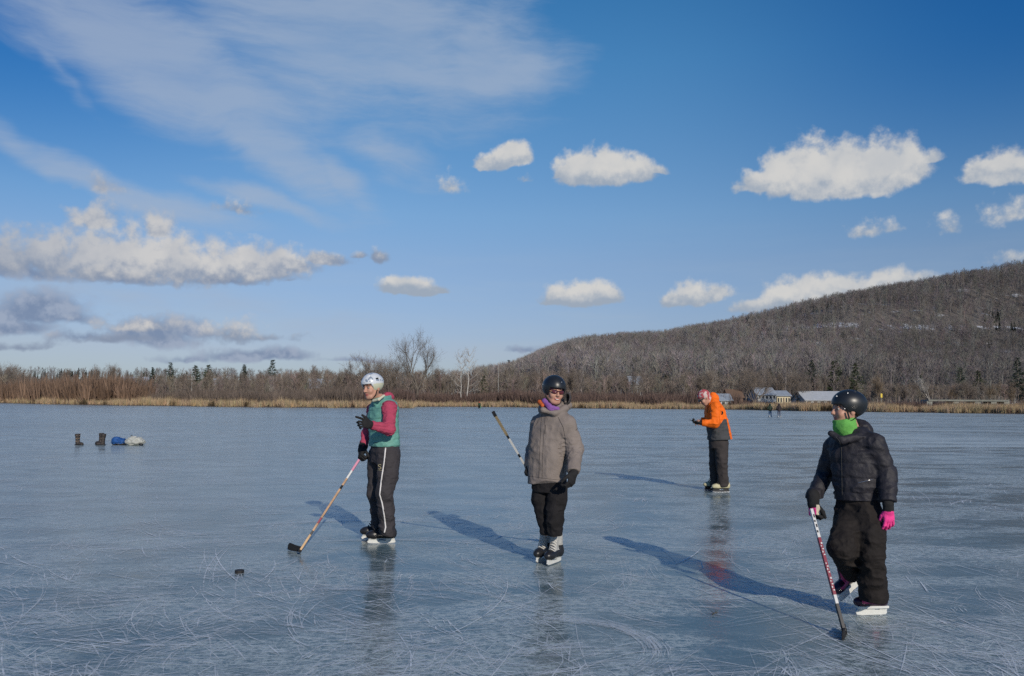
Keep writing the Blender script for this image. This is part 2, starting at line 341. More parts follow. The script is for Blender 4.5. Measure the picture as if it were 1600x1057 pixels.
for i in range(17000):                  # skate cuts: bundles of shallow arcs that follow one another, denser near and where people turn
    d = 3.3 + 44 * rnd.random() ** 1.35; t = rnd.uniform(-.85, .85)
    x, y = t * d, d
    if vnoise(x, y, 1.3, 9) * .45 + vnoise(x, y, 4.5, 10) * .55 < .30 + .26 * rnd.random(): continue
    r = math.exp(rnd.uniform(math.log(.6), math.log(14)))
    a = rnd.choice([1.57, -1.57]) + (float(vnoise(x, y, 3.5, 17)) - .5) * 2.6 + rnd.gauss(0, .80)
    ink0 = rnd.uniform(.3, 1.0) ** 1.1; L0 = .10 + rnd.expovariate(2.2)
    for k in range(rnd.choice([1, 1, 2, 3, 5, 8])):
        zz += 1.2e-7; a2 = a + rnd.gauss(0, .16); ln = min(2.4, L0 * rnd.uniform(.3, 1.2)); x2 = x + rnd.gauss(0, .09); y2 = y + rnd.gauss(0, .09)
        mark(x2 - r * math.cos(a2), y2 - r * math.sin(a2), r, a2 - ln / r / 2, a2 + ln / r / 2, rnd.uniform(.003, .008) * (1 + d / 13), ink0 * rnd.uniform(.4, 1), zz)
for (u, v, r, a0, a1, n_) in [(868, 1010, 0.60, -.9, 1.75, 150), (905, 1052, .46, 1.0, 2.5, 60), (520, 905, 3.2, 1.1, 2.2, 60), (560, 920, 2.2, .9, 2.0, 50), (250, 930, 2.6, 1.2, 2.3, 40), (1130, 830, 1.7, .9, 2.4, 26), (1440, 860, 1.2, 1.6, 3.2, 26), (480, 1000, 1.3, .8, 2.2, 44), (1500, 980, 1.6, 1.0, 2.2, 26), (1130, 985, .8, .9, 2.4, 30)]:
    p = ground_at(u, v)                # hard turns: bundles of near-parallel cuts
    for k in range(n_):
        s0 = rnd.uniform(-.25, .35); zz += 2.5e-7
        mark(p.x + rnd.gauss(0, .03), p.y + rnd.gauss(0, .03), r + rnd.gauss(0, .028), (a0 + s0 * .6 + rnd.random() * (a1 - a0) * .8) * 1.0, a0 + (a1 - a0) * 1.0 if rnd.random() < .2 else min(a1, a0 + rnd.random() * (a1 - a0) * 1.1 + .15), rnd.uniform(.003, .008), rnd.uniform(.12, .5), zz)
me = bpy.data.meshes.new('ice'); me.from_pydata(IV, [], IF); me.polygons.foreach_set('material_index', MI)
me.attributes.new('ink', 'FLOAT', 'POINT').data.foreach_set('value', INK)
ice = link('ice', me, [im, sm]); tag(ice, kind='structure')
# ------------------------------------------------------------------ vegetation meshes
class TM:                              # triangles only
    def __init__(s): s.v = []; s.f = []; s.c = []
    def tube(s, p0, p1, r0, r1, n=3, c=1.0, ang=0.0):
        d = (p1 - p0).normalized(); a = d.cross(Vector((.31, .52, .79)))
        if a.length < 1e-3: a = d.cross(Vector((1, 0, 0)))
        a.normalize(); bb = d.cross(a); o = len(s.v)
        for p, r in ((p0, r0), (p1, r1)):
            for j in range(n):
                q = 2 * math.pi * j / n; s.v.append(p + (a * math.cos(q) + bb * math.sin(q)) * r); s.c.append(c)
        for j in range(n):
            k = (j + 1) % n; s.f.append((o + j, o + k, o + n + k)); s.f.append((o + j, o + n + k, o + n + j))
    def spike(s, p0, p1, wd, c=1.0):
        d = (p1 - p0); a = d.cross(Vector((rnd.gauss(0, 1), rnd.gauss(0, 1), rnd.gauss(0, 1)))); a.normalize(); o = len(s.v)
        s.v += [p0 - a * wd / 2, p0 + a * wd / 2, p1]; s.c += [c, c, c]; s.f.append((o, o + 1, o + 2))
    def arr(s): return np.array([tuple(v) for v in s.v], np.float32), np.array(s.f, np.int32), np.array(s.c, np.float32)
def rdir(d, sp, up=.25):
    q = Vector((rnd.gauss(0, 1), rnd.gauss(0, 1), rnd.gauss(0, 1))); q -= d * q.dot(d)
    if q.length < 1e-4: q = Vector((1, 0, 0))
    q.normalize(); v = d * math.cos(sp) + q * math.sin(sp); v.z += up; return v.normalized()
def grow(trunk, crown, p, d, ln, r, lvl, maxl, sp, up, seg=3, tw=1.0, kids=(3, 5)):
    m_ = trunk if lvl == 0 else crown
    pts = [p]; dd = d.copy()
    for i in range(seg):
        dd = rdir(dd, rnd.uniform(0, .16 + .07 * lvl), .02 * lvl + (.05 if lvl else 0)); p = p + dd * ln / seg; pts.append(p)
    for i in range(seg):
        ra = r * (1 - .62 * i / seg); rb = r * (1 - .62 * (i + 1) / seg)
        if lvl >= 3: m_.spike(pts[i], pts[i + 1] + (pts[i + 1] - pts[i]) * .15, ra * 2.2, 1.0)
        else: m_.tube(pts[i], pts[i + 1], ra, rb, 5 if lvl == 0 else (4 if lvl == 1 else 3))
    if lvl >= maxl:
        for i in range(int(7 * tw)):
            q = pts[rnd.randint(1, seg)]; e = rdir(dd, rnd.uniform(.3, 1.0), .12); l2 = ln * rnd.uniform(.45, .95)
            crown.spike(q, q + e * l2, max(.035, r * .9))
        return
    k = rnd.randint(*kids)
    for i in range(k):
        f = rnd.uniform(.35 if lvl else .30, 1.0); j = min(seg - 1, int(f * seg)); q = pts[j].lerp(pts[j + 1], f * seg - j)
        grow(trunk, crown, q, rdir((pts[j + 1] - pts[j]).normalized(), rnd.uniform(*sp), up), ln * rnd.uniform(.50, .74), r * rnd.uniform(.40, .58), lvl + 1, maxl, sp, up, 3, tw, kids)
    grow(trunk, crown, pts[-1], rdir(dd, .25, .1), ln * .66, r * .42, lvl + 1, maxl, sp, up, 3, tw, kids)
def bare(h, r, maxl=4, sp=(.45, .95), up=.22, lean=0, tw=1.0, kids=(3, 5), stem=.42):
    a = TM(); c_ = TM(); d = Vector((lean, 0, 1)).normalized()
    grow(a, c_, Vector((0, 0, -.3)), d, h * stem, r, 0, maxl, sp, up, 4, tw, kids)
    zs = max(v.z for v in c_.v); k = h / zs
    for m_ in (a, c_): m_.v = [v * k for v in m_.v]
    return a, c_
def fork(h, r, limbs, maxl=4, stem=.3, tw=1.2):      # short trunk dividing into a few long limbs, as cottonwoods do
    a = TM(); c_ = TM(); top = Vector((0, 0, h * stem)); a.tube(Vector((0, 0, -.4)), Vector((0, 0, h * .1)), r * 1.15, r, 7); a.tube(Vector((0, 0, h * .1)), top, r, r * .85, 7)
    for (dx_, dy_, ln, rr_) in limbs:
        d = Vector((dx_, dy_, 1)).normalized(); p = top - Vector((0, 0, h * rnd.uniform(0, .06)))
        grow(a, c_, p, d, h * ln, r * rr_, 1, maxl, (.35, .8), .16, 5, tw, (4, 6))
    return a, c_
def pine(h, w_, dens=1.0):
    a = TM(); c_ = TM(); a.tube(Vector((0, 0, -.3)), Vector((0, 0, h * .97)), h * .016 + .05, .03, 5)
    nl = int(h * 2.1 * dens)
    for i in range(nl):
        z = h * (.16 + .84 * i / nl); w2 = w_ * (1 - (z / h) ** 1.25) * rnd.uniform(.65, 1.15) + .25
        for j in range(rnd.randint(5, 7)):
            an = rnd.uniform(0, 6.283); l_ = w2 * rnd.uniform(.6, 1.1); e = Vector((math.cos(an), math.sin(an), rnd.uniform(-.22, .12)))
            p0 = Vector((0, 0, z)); p1 = p0 + e * l_
            c_.spike(p0, p1, .07)
            for q in range(6):
                f = rnd.uniform(.25, 1); pp = p0.lerp(p1, f); s_ = Vector((rnd.gauss(0, .6), rnd.gauss(0, .6), rnd.gauss(.05, .35))) + e * .5
                c_.spike(pp, pp + s_ * (.5 + .25 * w2 * .4), .34 * rnd.uniform(.6, 1.2))
    return a, c_
def tmesh(name, t):
    V, F_, _ = t.arr(); return np_mesh(name, V, F_)
bark = mat("bark", (.20, .175, .150), .9, noise_amt=.35, nscale=1.2, spec=.15)
twig = mat("grey brown twigs", (.215, .180, .150), .9, spec=.15, noise_amt=.25, nscale=.4)
barkW = mat("white bark", (.52, .50, .46), .8, noise_amt=.3, nscale=1.5, spec=.2)
twigW = mat("pale twigs", (.40, .375, .34), .8, spec=.15)
twigL = mat("straw brown twigs", (.235, .185, .135), .9, spec=.15)
needle = mat("pine needles", (.045, .064, .044), .8, noise_amt=.4, nscale=.5, spec=.2)
needleG = mat("olive needles", (.052, .066, .034), .8, noise_amt=.4, nscale=.5, spec=.2)
rnd.seed(5)
LIB = {}
def lib(key, pair, name, bm_, cm_):
    a, c_ = pair; ta = tmesh('trunk', a); tc_ = tmesh('crown', c_); ta.materials.append(bm_); tc_.materials.append(cm_); LIB[key] = (name, ta, tc_)
for i in range(4): lib('bare%d' % i, bare(14, .22, 3 if i < 3 else 4, sp=(.35, .8), up=.3, tw=1.4, kids=(4, 6)), 'bare_tree', bark, twig)
for i in range(2): lib('slim%d' % i, bare(16, .17, 3, sp=(.25, .5), up=.5, tw=1.2, kids=(5, 7), stem=.5), 'bare_tree', bark, twig)
for i in range(2): lib('spread%d' % i, fork(13, .42, [(-.8, .1, .42, .5), (-.3, -.3, .5, .55), (.25, .3, .52, .55), (.75, 0, .45, .5), (.05, .4, .5, .4)], 4, .12, 1.1), 'bare_tree', bark, twig)
lib('pale0', bare(12, .17, 3, sp=(.35, .7), up=.35, tw=1.3, kids=(5, 7)), 'bare_tree', barkW, twigL)
lib('cotton', fork(21, .62, [(-.62, .1, .50, .60), (-.05, .15, .56, .62), (.52, -.1, .50, .62), (-.9, -.2, .40, .34), (.85, .25, .38, .34)], 4, .32, .65), 'cottonwood_tree', mat('dark furrowed bark', (.115, .098, .080), .9, noise_amt=.3, nscale=1.2), mat('dark twigs', (.15, .128, .105), .9))
def syc():
    a = TM(); c_ = TM()
    for (x0, lean, h, r) in ((-.95, -.01, 16.2, .17), (.75, .06, 16.8, .24)):
        p = Vector((0, 0, -.3))
        for i in range(8):
            p1 = Vector((x0 + lean * (i + 1) * h / 8 + rnd.gauss(0, .10), rnd.gauss(0, .1), h * .93 * (i + 1) / 8)); a.tube(p, p1, r * (1 - .11 * i), r * (1 - .11 * (i + 1)), 5); p = p1
            if i >= 1:
                for k in range(2 if i < 4 else 4):
                    sd = rnd.choice([-1, 1]) if i > 3 else (-1 if x0 < 0 else 1)
                    grow(a, c_, p, Vector((sd * 1.0, rnd.gauss(0, .35), rnd.uniform(-.05, .35) + .16 * i)).normalized(), h * (.30 - .022 * i) * rnd.uniform(.6, 1.0), r * .42, 2, 3, (.3, .8), .15, 4, .5, (3, 4))
    return a, c_
lib('syc', syc(), 'sycamore_tree', barkW, twigW)
lib('lean', bare(12, .22, 3, sp=(.3, .7), up=.3, lean=-.42, tw=.8), 'bare_tree', barkW, twigW)
lib('pine0', pine(13, 2.6), 'pine_tree', bark, needle); lib('pine1', pine(14, 3.4, .8), 'pine_tree', bark, needle); lib('pine2', pine(11, 3.8, .9), 'pine_tree', bark, needleG)
def plant(key, u, Y, h, label, group=None, rz=None, sx=1.0):
    name, ta, tc_ = LIB[key]; x = uT(u) * Y
    x = at(u, 620, Y).x; z = float(groundZ(x, Y)); h0 = max(v.co.z for v in tc_.vertices) if key not in HH else HH[key]; HH[key] = h0
    o = empty(name, (x, Y, z), label, 'tree', group); o.rotation_euler = (0, 0, rnd.uniform(0, 6.28) if rz is None else rz); k = h / h0; o.scale = (k * sx, k * sx, k)
    for nm, me_ in (('trunk', ta), ('crown', tc_)):
        c_ = bpy.data.objects.new(nm, me_); COL.objects.link(c_); c_.parent = o
    return o
HH = {}
def hpx(u, v, Y):                      # height of a thing standing at (u, Y) whose top shows at v
    p = at(u, v, Y); return p.z - float(groundZ(p.x, Y))
plant('cotton', 652, 205, hpx(652, 502, 205), 'tallest bare tree on the far shore, dark forked trunk spreading wide against the sky', rz=0.0)
plant('syc', 725, 212, hpx(725, 538, 212), 'white-barked twin-stemmed tree standing right of the tallest bare tree', rz=0.0)
plant('spread0', 574, 200, hpx(574, 545, 200), 'dark bare tree rising above the white helmet of the skater in the green vest')
plant('spread1', 606, 205, hpx(606, 546, 205), 'dark bare tree just left of the tallest bare tree')
for (u, v, Y, k, lab) in [(265, 566, 260, 'pine1', 'tall dark pine standing alone above the left shore thicket'), (237, 573, 285, 'pine0', 'small narrow pine left of the tall lone pine'),
    (380, 569, 250, 'pine0', 'slim dark evergreen behind the left reeds, right of the rounded pines'), (424, 562, 262, 'pine1', 'broad dark evergreen on the skyline left of the green-vested skater'),
    (304, 570, 275, 'pine2', 'rounded olive pine, left one of a pair right of the lone pine'), (324, 569, 280, 'pine2', 'rounded olive pine, right one of a pair right of the lone pine'),
    (992, 557, 290, 'pine2', 'dark pine rising behind the white hillside house'), (795, 562, 330, 'pine0', 'pointed evergreen at the left foot of the wooded hill'),
    (1592, 558, 175, 'pine1', 'tall dark spruce at the right edge of the photo'), (1502, 574, 230, 'pine1', 'dark evergreen in the woods left of the right edge spruce'),
    (1338, 566, 230, 'pine2', 'olive evergreen above the right end of the white barn'), (1305, 563, 235, 'pine2', 'olive evergreen behind the black helmet'), (1270, 562, 240, 'pine1', 'dark evergreen behind the left end of the white barn'),
    (755, 586, 235, 'pine2', 'dark bushy evergreen just right of the white-barked tree'), (507, 583, 235, 'pine0', 'dark evergreen beside the small cream house'), (1440, 585, 225, 'pine0', 'dark narrow evergreen in the woods on the right'), (1530, 578, 240, 'pine2', 'wide evergreen low on the right hillside')]:
    plant(k, u, Y, hpx(u, v, Y), lab)
for (u, v, Y, k, lab) in [(1178, 566, 185, 'spread0', 'wide bare tree in front of the two-storey white house'), (1245, 568, 182, 'spread1', 'wide bare tree between the white house and the white barn'),
    (1369, 578, 165, 'pale0', 'straw-coloured bare tree right of the white barn'), (1458, 577, 165, 'lean', 'pale leaning bare tree on the right shore'), (1583, 598, 140, 'pale0', 'pale bare tree near the right edge beside the low bridge'),
    (1510, 590, 165, 'spread1', 'bare tree behind the middle of the low bridge'), (1110, 570, 190, 'slim0', 'slim dark bare tree behind the man in orange'), (1190, 580, 195, 'slim1', 'slim bare tree rising behind the two-storey white house roof'),
    (147, 566, 300, 'bare1', 'round-crowned bare tree standing up left of the pale poplars'), (172, 565, 280, 'slim0', 'pale upright poplar, left of a pair on the left shore'), (183, 565, 282, 'slim1', 'pale upright poplar, right of a pair on the left shore'),
    (12, 562, 290, 'spread0', 'dark rounded bare tree at the left edge of the photo'), (30, 566, 300, 'bare2', 'bare tree second from the left edge'), (350, 570, 250, 'bare0', 'reddish bare tree left of the slim evergreen'),(100, 573, 300, 'bare3', 'bare tree between the left edge clump and the poplars')]:
    plant(k, u, Y, hpx(u, v, Y), lab)
def treeline_top(u):                   # skyline of the wooded belt, photo pixels
    return np.interp(u, [-300, 0, 60, 120, 200, 300, 400, 470, 560, 640, 700, 800, 900, 1000, 1100, 1200, 1300, 1400, 1500, 1600, 1900],
                     [570, 574, 582, 583, 578, 576, 574, 568, 570, 570, 568, 566, 572, 574, 572, 570, 578, 590, 592, 588, 590])
rnd.seed(21)
zones = [(-60, 560, 62, 'bare grey-brown tree in the wood behind the left reeds', 'bare trees behind the left reeds'), (560, 850, 46, 'bare grey-brown tree in the wood behind the centre shore', 'bare trees behind the centre shore'),
         (850, 1200, 62, 'bare grey-brown tree at the foot of the wooded hill', 'bare trees at the foot of the hill'), (1200, 1680, 70, 'bare grey-brown tree in the wood on the right shore', 'bare trees on the right shore')]
for (u0, u1, n_, lab, grp) in zones:
    for i in range(n_):
        u = u0 + (u1 - u0) * (i + rnd.random()) / n_; Y = float(shoreY(uT(u))) + rnd.uniform(34, 80)
        if 1175 < u < 1360: Y += 28
        k = rnd.choice(['bare0', 'bare1', 'bare2', 'bare3', 'slim0', 'slim1', 'bare0', 'bare2'] if u < 1360 else ['pale0', 'bare1', 'slim0', 'bare3', 'spread0'])
        top = float(treeline_top(u)) + rnd.uniform(-2, 22)
        plant(k, u, Y, max(5.0, hpx(u, top, Y)), lab, grp)
# masses: light versions of the same trees merged by numpy
def small(maxl, h, r, sp, up, tw, kids): return bare(h, r, maxl, sp, up, 0, tw, kids)
LOW = []
for i in range(6):
    t_ = TM(); h_ = 14.0; lean_ = Vector((rnd.uniform(-.8, .8), rnd.uniform(-.8, .8), h_ * .9)); t_.tube(Vector((0, 0, -.5)), lean_, .17, .05)
    for j in range(13):                # light tree: trunk, limbs, spread twigs
        f = rnd.uniform(.3, .98); q = lean_ * f; a_ = rnd.uniform(0, 6.283); up = rnd.uniform(.5, 1.5) + f
        e = Vector((math.cos(a_), math.sin(a_), up)).normalized(); l_ = h_ * (.16 + .22 * (1 - f)); t_.spike(q, q + e * l_, .15)
        for w_ in range(9):
            p0 = q + e * l_ * rnd.uniform(.3, 1); e2 = rdir(e, rnd.uniform(.3, 1.0), .2); t_.spike(p0, p0 + e2 * rnd.uniform(1.1, 2.6), .11)
    LOW.append(t_.arr())
LP = []
for i in range(3):
    t_ = TM(); t_.tube(Vector((0, 0, -.5)), Vector((0, 0, 12.5)), .2, .04)
    for j in range(150):
        z = 2 + 11 * rnd.random() ** .85; a_ = rnd.uniform(0, 6.283); l_ = (3.4 * (1 - (z / 13.3) ** 1.2) + .3) * rnd.uniform(.5, 1.05); e = Vector((math.cos(a_), math.sin(a_), rnd.uniform(-.3, .1)))
        t_.spike(Vector((0, 0, z)) + e * l_ * .15, Vector((0, 0, z)) + e * l_, .95)
    LP.append(t_.arr())
def scatter(name, X, Y, S, kindsel, tints, libs, m_, Zs=None, wide=1.0):
    Vs = []; Fs = []; Cs = []; off = 0
    Z = groundZ(X, Y) if Zs is None else Zs
    for k, L in enumerate(libs):
        sel = np.where(kindsel == k)[0]
        if len(sel) == 0: continue
        v, f, c_ = L; th = rng.uniform(0, 6.283, len(sel)); cs, sn_ = np.cos(th), np.sin(th); s = S[sel]; ww = s * wide * rng.uniform(.8, 1.2, len(sel))
        x = (v[None, :, 0] * cs[:, None] - v[None, :, 1] * sn_[:, None]) * ww[:, None] + X[sel, None]
        y = (v[None, :, 0] * sn_[:, None] + v[None, :, 1] * cs[:, None]) * ww[:, None] + Y[sel, None]
        z = v[None, :, 2] * s[:, None] + Z[sel, None]
        Vs.append(np.stack([x, y, z], -1).reshape(-1, 3).astype(np.float32))
        Fs.append((f[None] + (np.arange(len(sel)) * len(v))[:, None, None] + off).reshape(-1, 3)); off += len(sel) * len(v)
        col = np.ones((len(sel), len(v), 4), np.float32); col[..., :3] = tints[sel][:, None, :] * (1.0); Cs.append(col.reshape(-1, 4))
    V = np.concatenate(Vs); me_ = np_mesh(name, V, np.concatenate(Fs)); me_.attributes.new('tint', 'FLOAT_COLOR', 'POINT').data.foreach_set('color', np.concatenate(Cs).ravel())
    return link(name, me_, m_)
mass = mat("tree mass", (1, 1, 1), .95, spec=.05, attr='tint')
def tint_arr(n, base, var=.22):
    k = 1 + rng.normal(0, var, (n, 1)); j = 1 + rng.normal(0, .05, (n, 3)); return np.clip(np.array(base)[None] * k * j, .01, 1).astype(np.float32)
# hillside forest
n = 21000; t = rng.uniform(-.045, .86, n); yr = np.interp(t, [uT(a) for a, b_, c_ in RG], [c_ for a, b_, c_ in RG])
Y = yr * np.sqrt(rng.uniform(.26 ** 2, 1.05 ** 2, n)); X = t * Y; Z = groundZ(X, Y)
band = 58 + 8
keep = (Y > shoreY(t) + 85) & ~((np.abs(Z - band) < 2.6) & (X > 150) & (vnoise(X, Y, 30, 8) > .45))
X, Y, Z, t, yr = [q[keep] for q in (X, Y, Z, t, yr)]
con = (vnoise(X, Y, 60, 12) * .35 + vnoise(X, Y, 18, 13) * .30 + rng.random(len(X)) * .35 + .07 * (Y / yr > .97) + .05 * (t < .25) * (Y / yr > .8)) > .715
S = rng.uniform(.68, 1.15, len(X)) * (1 - .25 * (Y / yr > .9)); ks_ = rng.integers(0, 6, len(X))
rv = np.interp(t, [uT(a) for a, b_, c_ in RV], [b_ for a, b_, c_ in RV]) - 2 + rng.uniform(-2, 5, len(X))
hm = ((627.5 + t * 7.9 - rv) / FPX * Y + CAM_H) - Z; S = np.minimum(S, np.clip(hm / 14, .22, 2))
tn = tint_arr(len(X), (.235, .216, .205), .13); tn *= ((.80 + .40 * vnoise(X, Y, 60, 5)) * (1 - .22 * sst(t, .28, .5)))[:, None].astype(np.float32)  # random tone; right slope darker, a cloud shadow painted into the tint
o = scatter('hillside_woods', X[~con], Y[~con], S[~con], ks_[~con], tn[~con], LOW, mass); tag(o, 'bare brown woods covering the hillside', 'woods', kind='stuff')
o = scatter('hillside_pines', X[con], Y[con], S[con] * .72, ks_[con] % 3, tint_arr(int(con.sum()), (.050, .064, .048)), LP, mass); tag(o, 'dark evergreens scattered through the hillside woods', 'woods', kind='stuff')
# low wooded belt and distant left woods
n = 2600; t = rng.uniform(-1.0, .95, n); d = 26 + 170 * rng.random(n) ** 1.1; Y = shoreY(t) + d; X = t * Y
bld = (t > uT(1170)) & (t < uT(1365)) & (d < 70); X, Y, t, d = [q[~bld] for q in (X, Y, t, d)]
vt = treeline_top(t * FPX + 800) + 10; hh = ((627.5 + t * 7.9 - vt) / FPX * Y) - groundZ(X, Y) + 1.4
S = np.clip(hh / 14 * rng.uniform(.6, 1.0, len(X)), .25, 1.15)
o = scatter('far_woods', X, Y, S, rng.integers(0, 6, len(X)), tint_arr(len(X), (.225, .190, .160)), LOW, mass, wide=1.15); tag(o, 'mass of bare woods behind the shore', 'woods', kind='stuff')
n = 2600; t = rng.uniform(-1.1, -.045, n); Y = rng.uniform(420, 1000, n); X = t * Y; S = rng.uniform(.6, 1.0, n)
cc = vnoise(X, Y, 60, 31) > .62
o = scatter('distant_woods', X, Y, S, np.where(cc, 6 + rng.integers(0, 3, n), rng.integers(0, 6, n)), np.where(cc[:, None], tint_arr(n, (.035, .048, .04)), tint_arr(n, (.165, .155, .150))), LOW + LP, mass); tag(o, 'distant woods on the left skyline', 'woods', kind='stuff')
# thickets and reeds
def clump(nb, h, w_, wd, spread=.35):
    t_ = TM()
    for i in range(nb):
        a_ = rnd.uniform(0, 6.283); q = rnd.random() ** .5 * w_; p0 = Vector((math.cos(a_) * q * .6, math.sin(a_) * q * .6, rnd.uniform(-.1, h * .3)))
        t_.spike(p0, p0 + Vector((math.cos(a_) * rnd.random() * spread * h, math.sin(a_) * rnd.random() * spread * h, h * rnd.uniform(.45, 1))), wd * rnd.uniform(.6, 1.4))
    return t_.arr()
BR = [clump(46, 1.0, .55, .045) for i in range(5)]; RD = [clump(16, 1.0, .30, .032, .16) for i in range(5)]
n = 9000; t = rng.uniform(-1.15, 1.1, n); u_ = t * FPX + 800; d = rng.uniform(7, 30, n); d = np.where(u_ < 240, rng.uniform(7, 80, n), d); Y = shoreY(t) + d; X = t * Y
H = np.where(u_ < 230, 6.2, np.where(u_ < 560, 3.8, np.where(u_ < 1150, 3.3, 1.55))) * rng.uniform(.55, 1.1, n) * (.6 + .6 * vnoise(X, Y, 14, 40))
H = np.where((u_ > 1170) & (d > 18), H * .6, H)
ok = (u_ < 640) | (u_ > 658); X, Y, H, u_, d = [q[ok] for q in (X, Y, H, u_, d)]; n = len(X)
base = np.where((u_ < 240)[:, None], np.array([(.185, .125, .090)]), np.where((u_ < 560)[:, None], np.array([(.155, .125, .105)]), np.array([(.142, .100, .085)])))
tn = (base * (1 + rng.normal(0, .2, (n, 1)))).clip(.02, 1).astype(np.float32)
o = scatter('shore_thicket', X, Y, H, rng.integers(0, 5, n), tn, BR, mass); tag(o, 'reddish brown brush thicket along the shore', 'thicket', kind='stuff')
n = 24000; t = rng.uniform(-1.15, 1.1, n); u_ = t * FPX + 800; d = rng.uniform(0, 9, n) + 3.0 * (vnoise(t * 160, t * 0, 3.0, 77) - .5); d = np.where((u_ < 660) & (u_ > 60), d * 1.6, d)
Y = shoreY(t) + d; X = t * Y; S = rng.uniform(1.0, 1.85, n) * (.62 + .6 * vnoise(X, Y, 5, 41)) * np.where(u_ > 660, .86, 1.0)
tn = tint_arr(n, (.41, .31, .195), .18); dk = (vnoise(X, Y, 2.2, 44) > .80) & (d < 2.5); tn[dk] *= .22
o = scatter('reeds', X, Y, S, rng.integers(0, 5, n), tn, RD, mass); tag(o, 'dry golden reeds fringing the frozen lake', 'reeds', kind='stuff')
# ------------------------------------------------------------------ buildings and poles on the shore
wall_w = mat("white siding", (.50, .51, .49), .7, noise_amt=.12, nscale=2); roof_g = mat("grey roof", (.30, .34, .38), .7, noise_amt=.2, nscale=1.5)
roof_p = mat("pale metal roof", (.46, .48, .49), .5, noise_amt=.12, nscale=1.5); dark_w = mat("dark window", (.03, .035, .045), .15); cream = mat("cream siding", (.62, .55, .38), .7)
brown_w = mat("brown timber", (.16, .10, .065), .85); stone = mat("weathered concrete", (.26, .27, .24), .9, noise_amt=.2, nscale=1.0); yel = mat("yellow paint", (.75, .55, .05), .5)
def house(u0, u1, vtop, vbot, Y, depth, label, name='house', wall=None, roofm=None, nwin=4, storeys=1, roof_share=.45, gable=False, door=True):
    p0 = at(u0, vbot, Y); p1 = at(u1, vbot, Y); zt = at((u0 + u1) / 2, vtop, Y).z; L = p1.x - p0.x; cx = (p0.x + p1.x) / 2
    zb = float(groundZ(cx, Y)) - .3; H_ = zt - zb; wh = H_ * (1 - roof_share) if not gable else H_ * .68
    o = empty(name, (cx, Y, zb), label, 'building')
    m_ = MB(); m_.box((cx, Y + depth / 2, zb + wh / 2), (L, depth, wh)); 
    if gable: pass
    for s in (-1, 1): m_._add([(cx + s * L / 2, Y, zb + wh), (cx + s * L / 2, Y + depth, zb + wh), (cx + s * L / 2, Y + depth / 2, zt - .1)], [(0, 1, 2)])
    m_.build('wall', wall or wall_w, o)
    m_ = MB(); e = .35; th = .12
    for s, y0 in ((-1, Y - e), (1, Y + depth + e)):
        a = [Vector((cx - L / 2 - e, y0, zb + wh - .15)), Vector((cx + L / 2 + e, y0, zb + wh - .15)), Vector((cx + L / 2 + e, Y + depth / 2, zt)), Vector((cx - L / 2 - e, Y + depth / 2, zt))]
        m_._add(a + [v + Vector((0, 0, th)) for v in a], [(0, 1, 2, 3), (4, 5, 6, 7), (0, 1, 5, 4), (1, 2, 6, 5), (0, 3, 7, 4)])
    m_.build('roof', roofm or roof_g, o)
    for s in range(storeys):
        zc = zb + .3 + (wh - .3) * (s + .55) / storeys; hw = (wh - .3) / storeys * .42
        for i in range(nwin):
            xc = cx - L / 2 + L * (i + .5) / nwin
            if door and s == 0 and i == nwin // 2:
                m2 = MB(); m2.box((xc, Y - .02, zb + .3 + hw * .9), (L / nwin * .38, .1, hw * 1.9)); m2.build('door', brown_w, o); continue
            m2 = MB(); m2.box((xc, Y - .01, zc), (L / nwin * .5, .08, hw)); wn = m2.build('window', dark_w, o)
            m3 = MB(); m3.box((xc, Y - .07, zc - hw * .55), (L / nwin * .6, .08, hw * .12)); m3.build('sill', wall or wall_w, wn)
    return o
house(1184, 1213, 606, 627, 192, 8, 'two-storey white house with grey roof behind the far skaters', nwin=5, storeys=2, roof_share=.36)
house(1214.5, 1235, 611, 627, 193, 7, 'low cream wing of the white house with a row of windows', wall=cream, nwin=5, roof_share=.30)
house(1259, 1352, 612, 628, 178, 9, 'long white barn with pale metal roof behind the black helmet', name='barn', roofm=roof_p, nwin=9, roof_share=.52)
house(1126, 1143, 616, 627, 176, 5, 'small white cabin just right of the man in orange', name='cabin', nwin=2, roof_share=.4)
house(984, 1004, 588, 597, 250, 7, 'white house on the slope between the woman and the man in orange', nwin=5, storeys=1, roof_share=.35)
house(478, 498, 592, 606, 225, 8, 'cream house with pale gable left of the green-vested skater', wall=cream, nwin=3, roof_share=.45)
house(499, 513, 594, 606, 228, 6, 'grey-green shed beside the cream house', name='shed', wall=stone, nwin=2, roof_share=.3)
house(184, 230, 589, 596, 330, 10, 'long low white building far behind the left thicket', nwin=7, roof_share=.3)
house(1140, 1161, 609, 627, 184, 6, 'brown timber hut behind the shoulder of the man in orange', name='hut', wall=brown_w, roofm=brown_w, nwin=2, roof_share=.4)
house(326, 340, 591, 598, 300, 8, 'tiny pale building behind the left shore woods', nwin=2)
def pole(u, vt, Y, r, label, name, m_, cat='pole', arm=False):
    p = at(u, 620, Y); zb = float(groundZ(p.x, Y)); zt = at(u, vt, Y).z; o = empty(name, (p.x, Y, zb), label, cat)
    q = MB(); q.tube([(p.x, Y, zb - .3), (p.x, Y, zt)], [r, r * .6], 8); q.build('shaft', m_, o)
    q = MB()
    if arm: q.box((p.x, Y, zt - .8), (2.0, .14, .14)); q.build('crossarm', m_, o)
    else: q.box((p.x, Y, zt + .1), (r * 3, r * 3, .25)); q.build('cap', m_, o)
    return o
pale = mat("pale painted pole", (.36, .36, .34), .6)
pole(778.5, 568, 230, .085, 'tall thin pale mast right of the white-barked tree', 'mast', pale)
pole(299, 588, 215, .16, 'short white pole behind the left reeds', 'utility_pole', pale, arm=True)
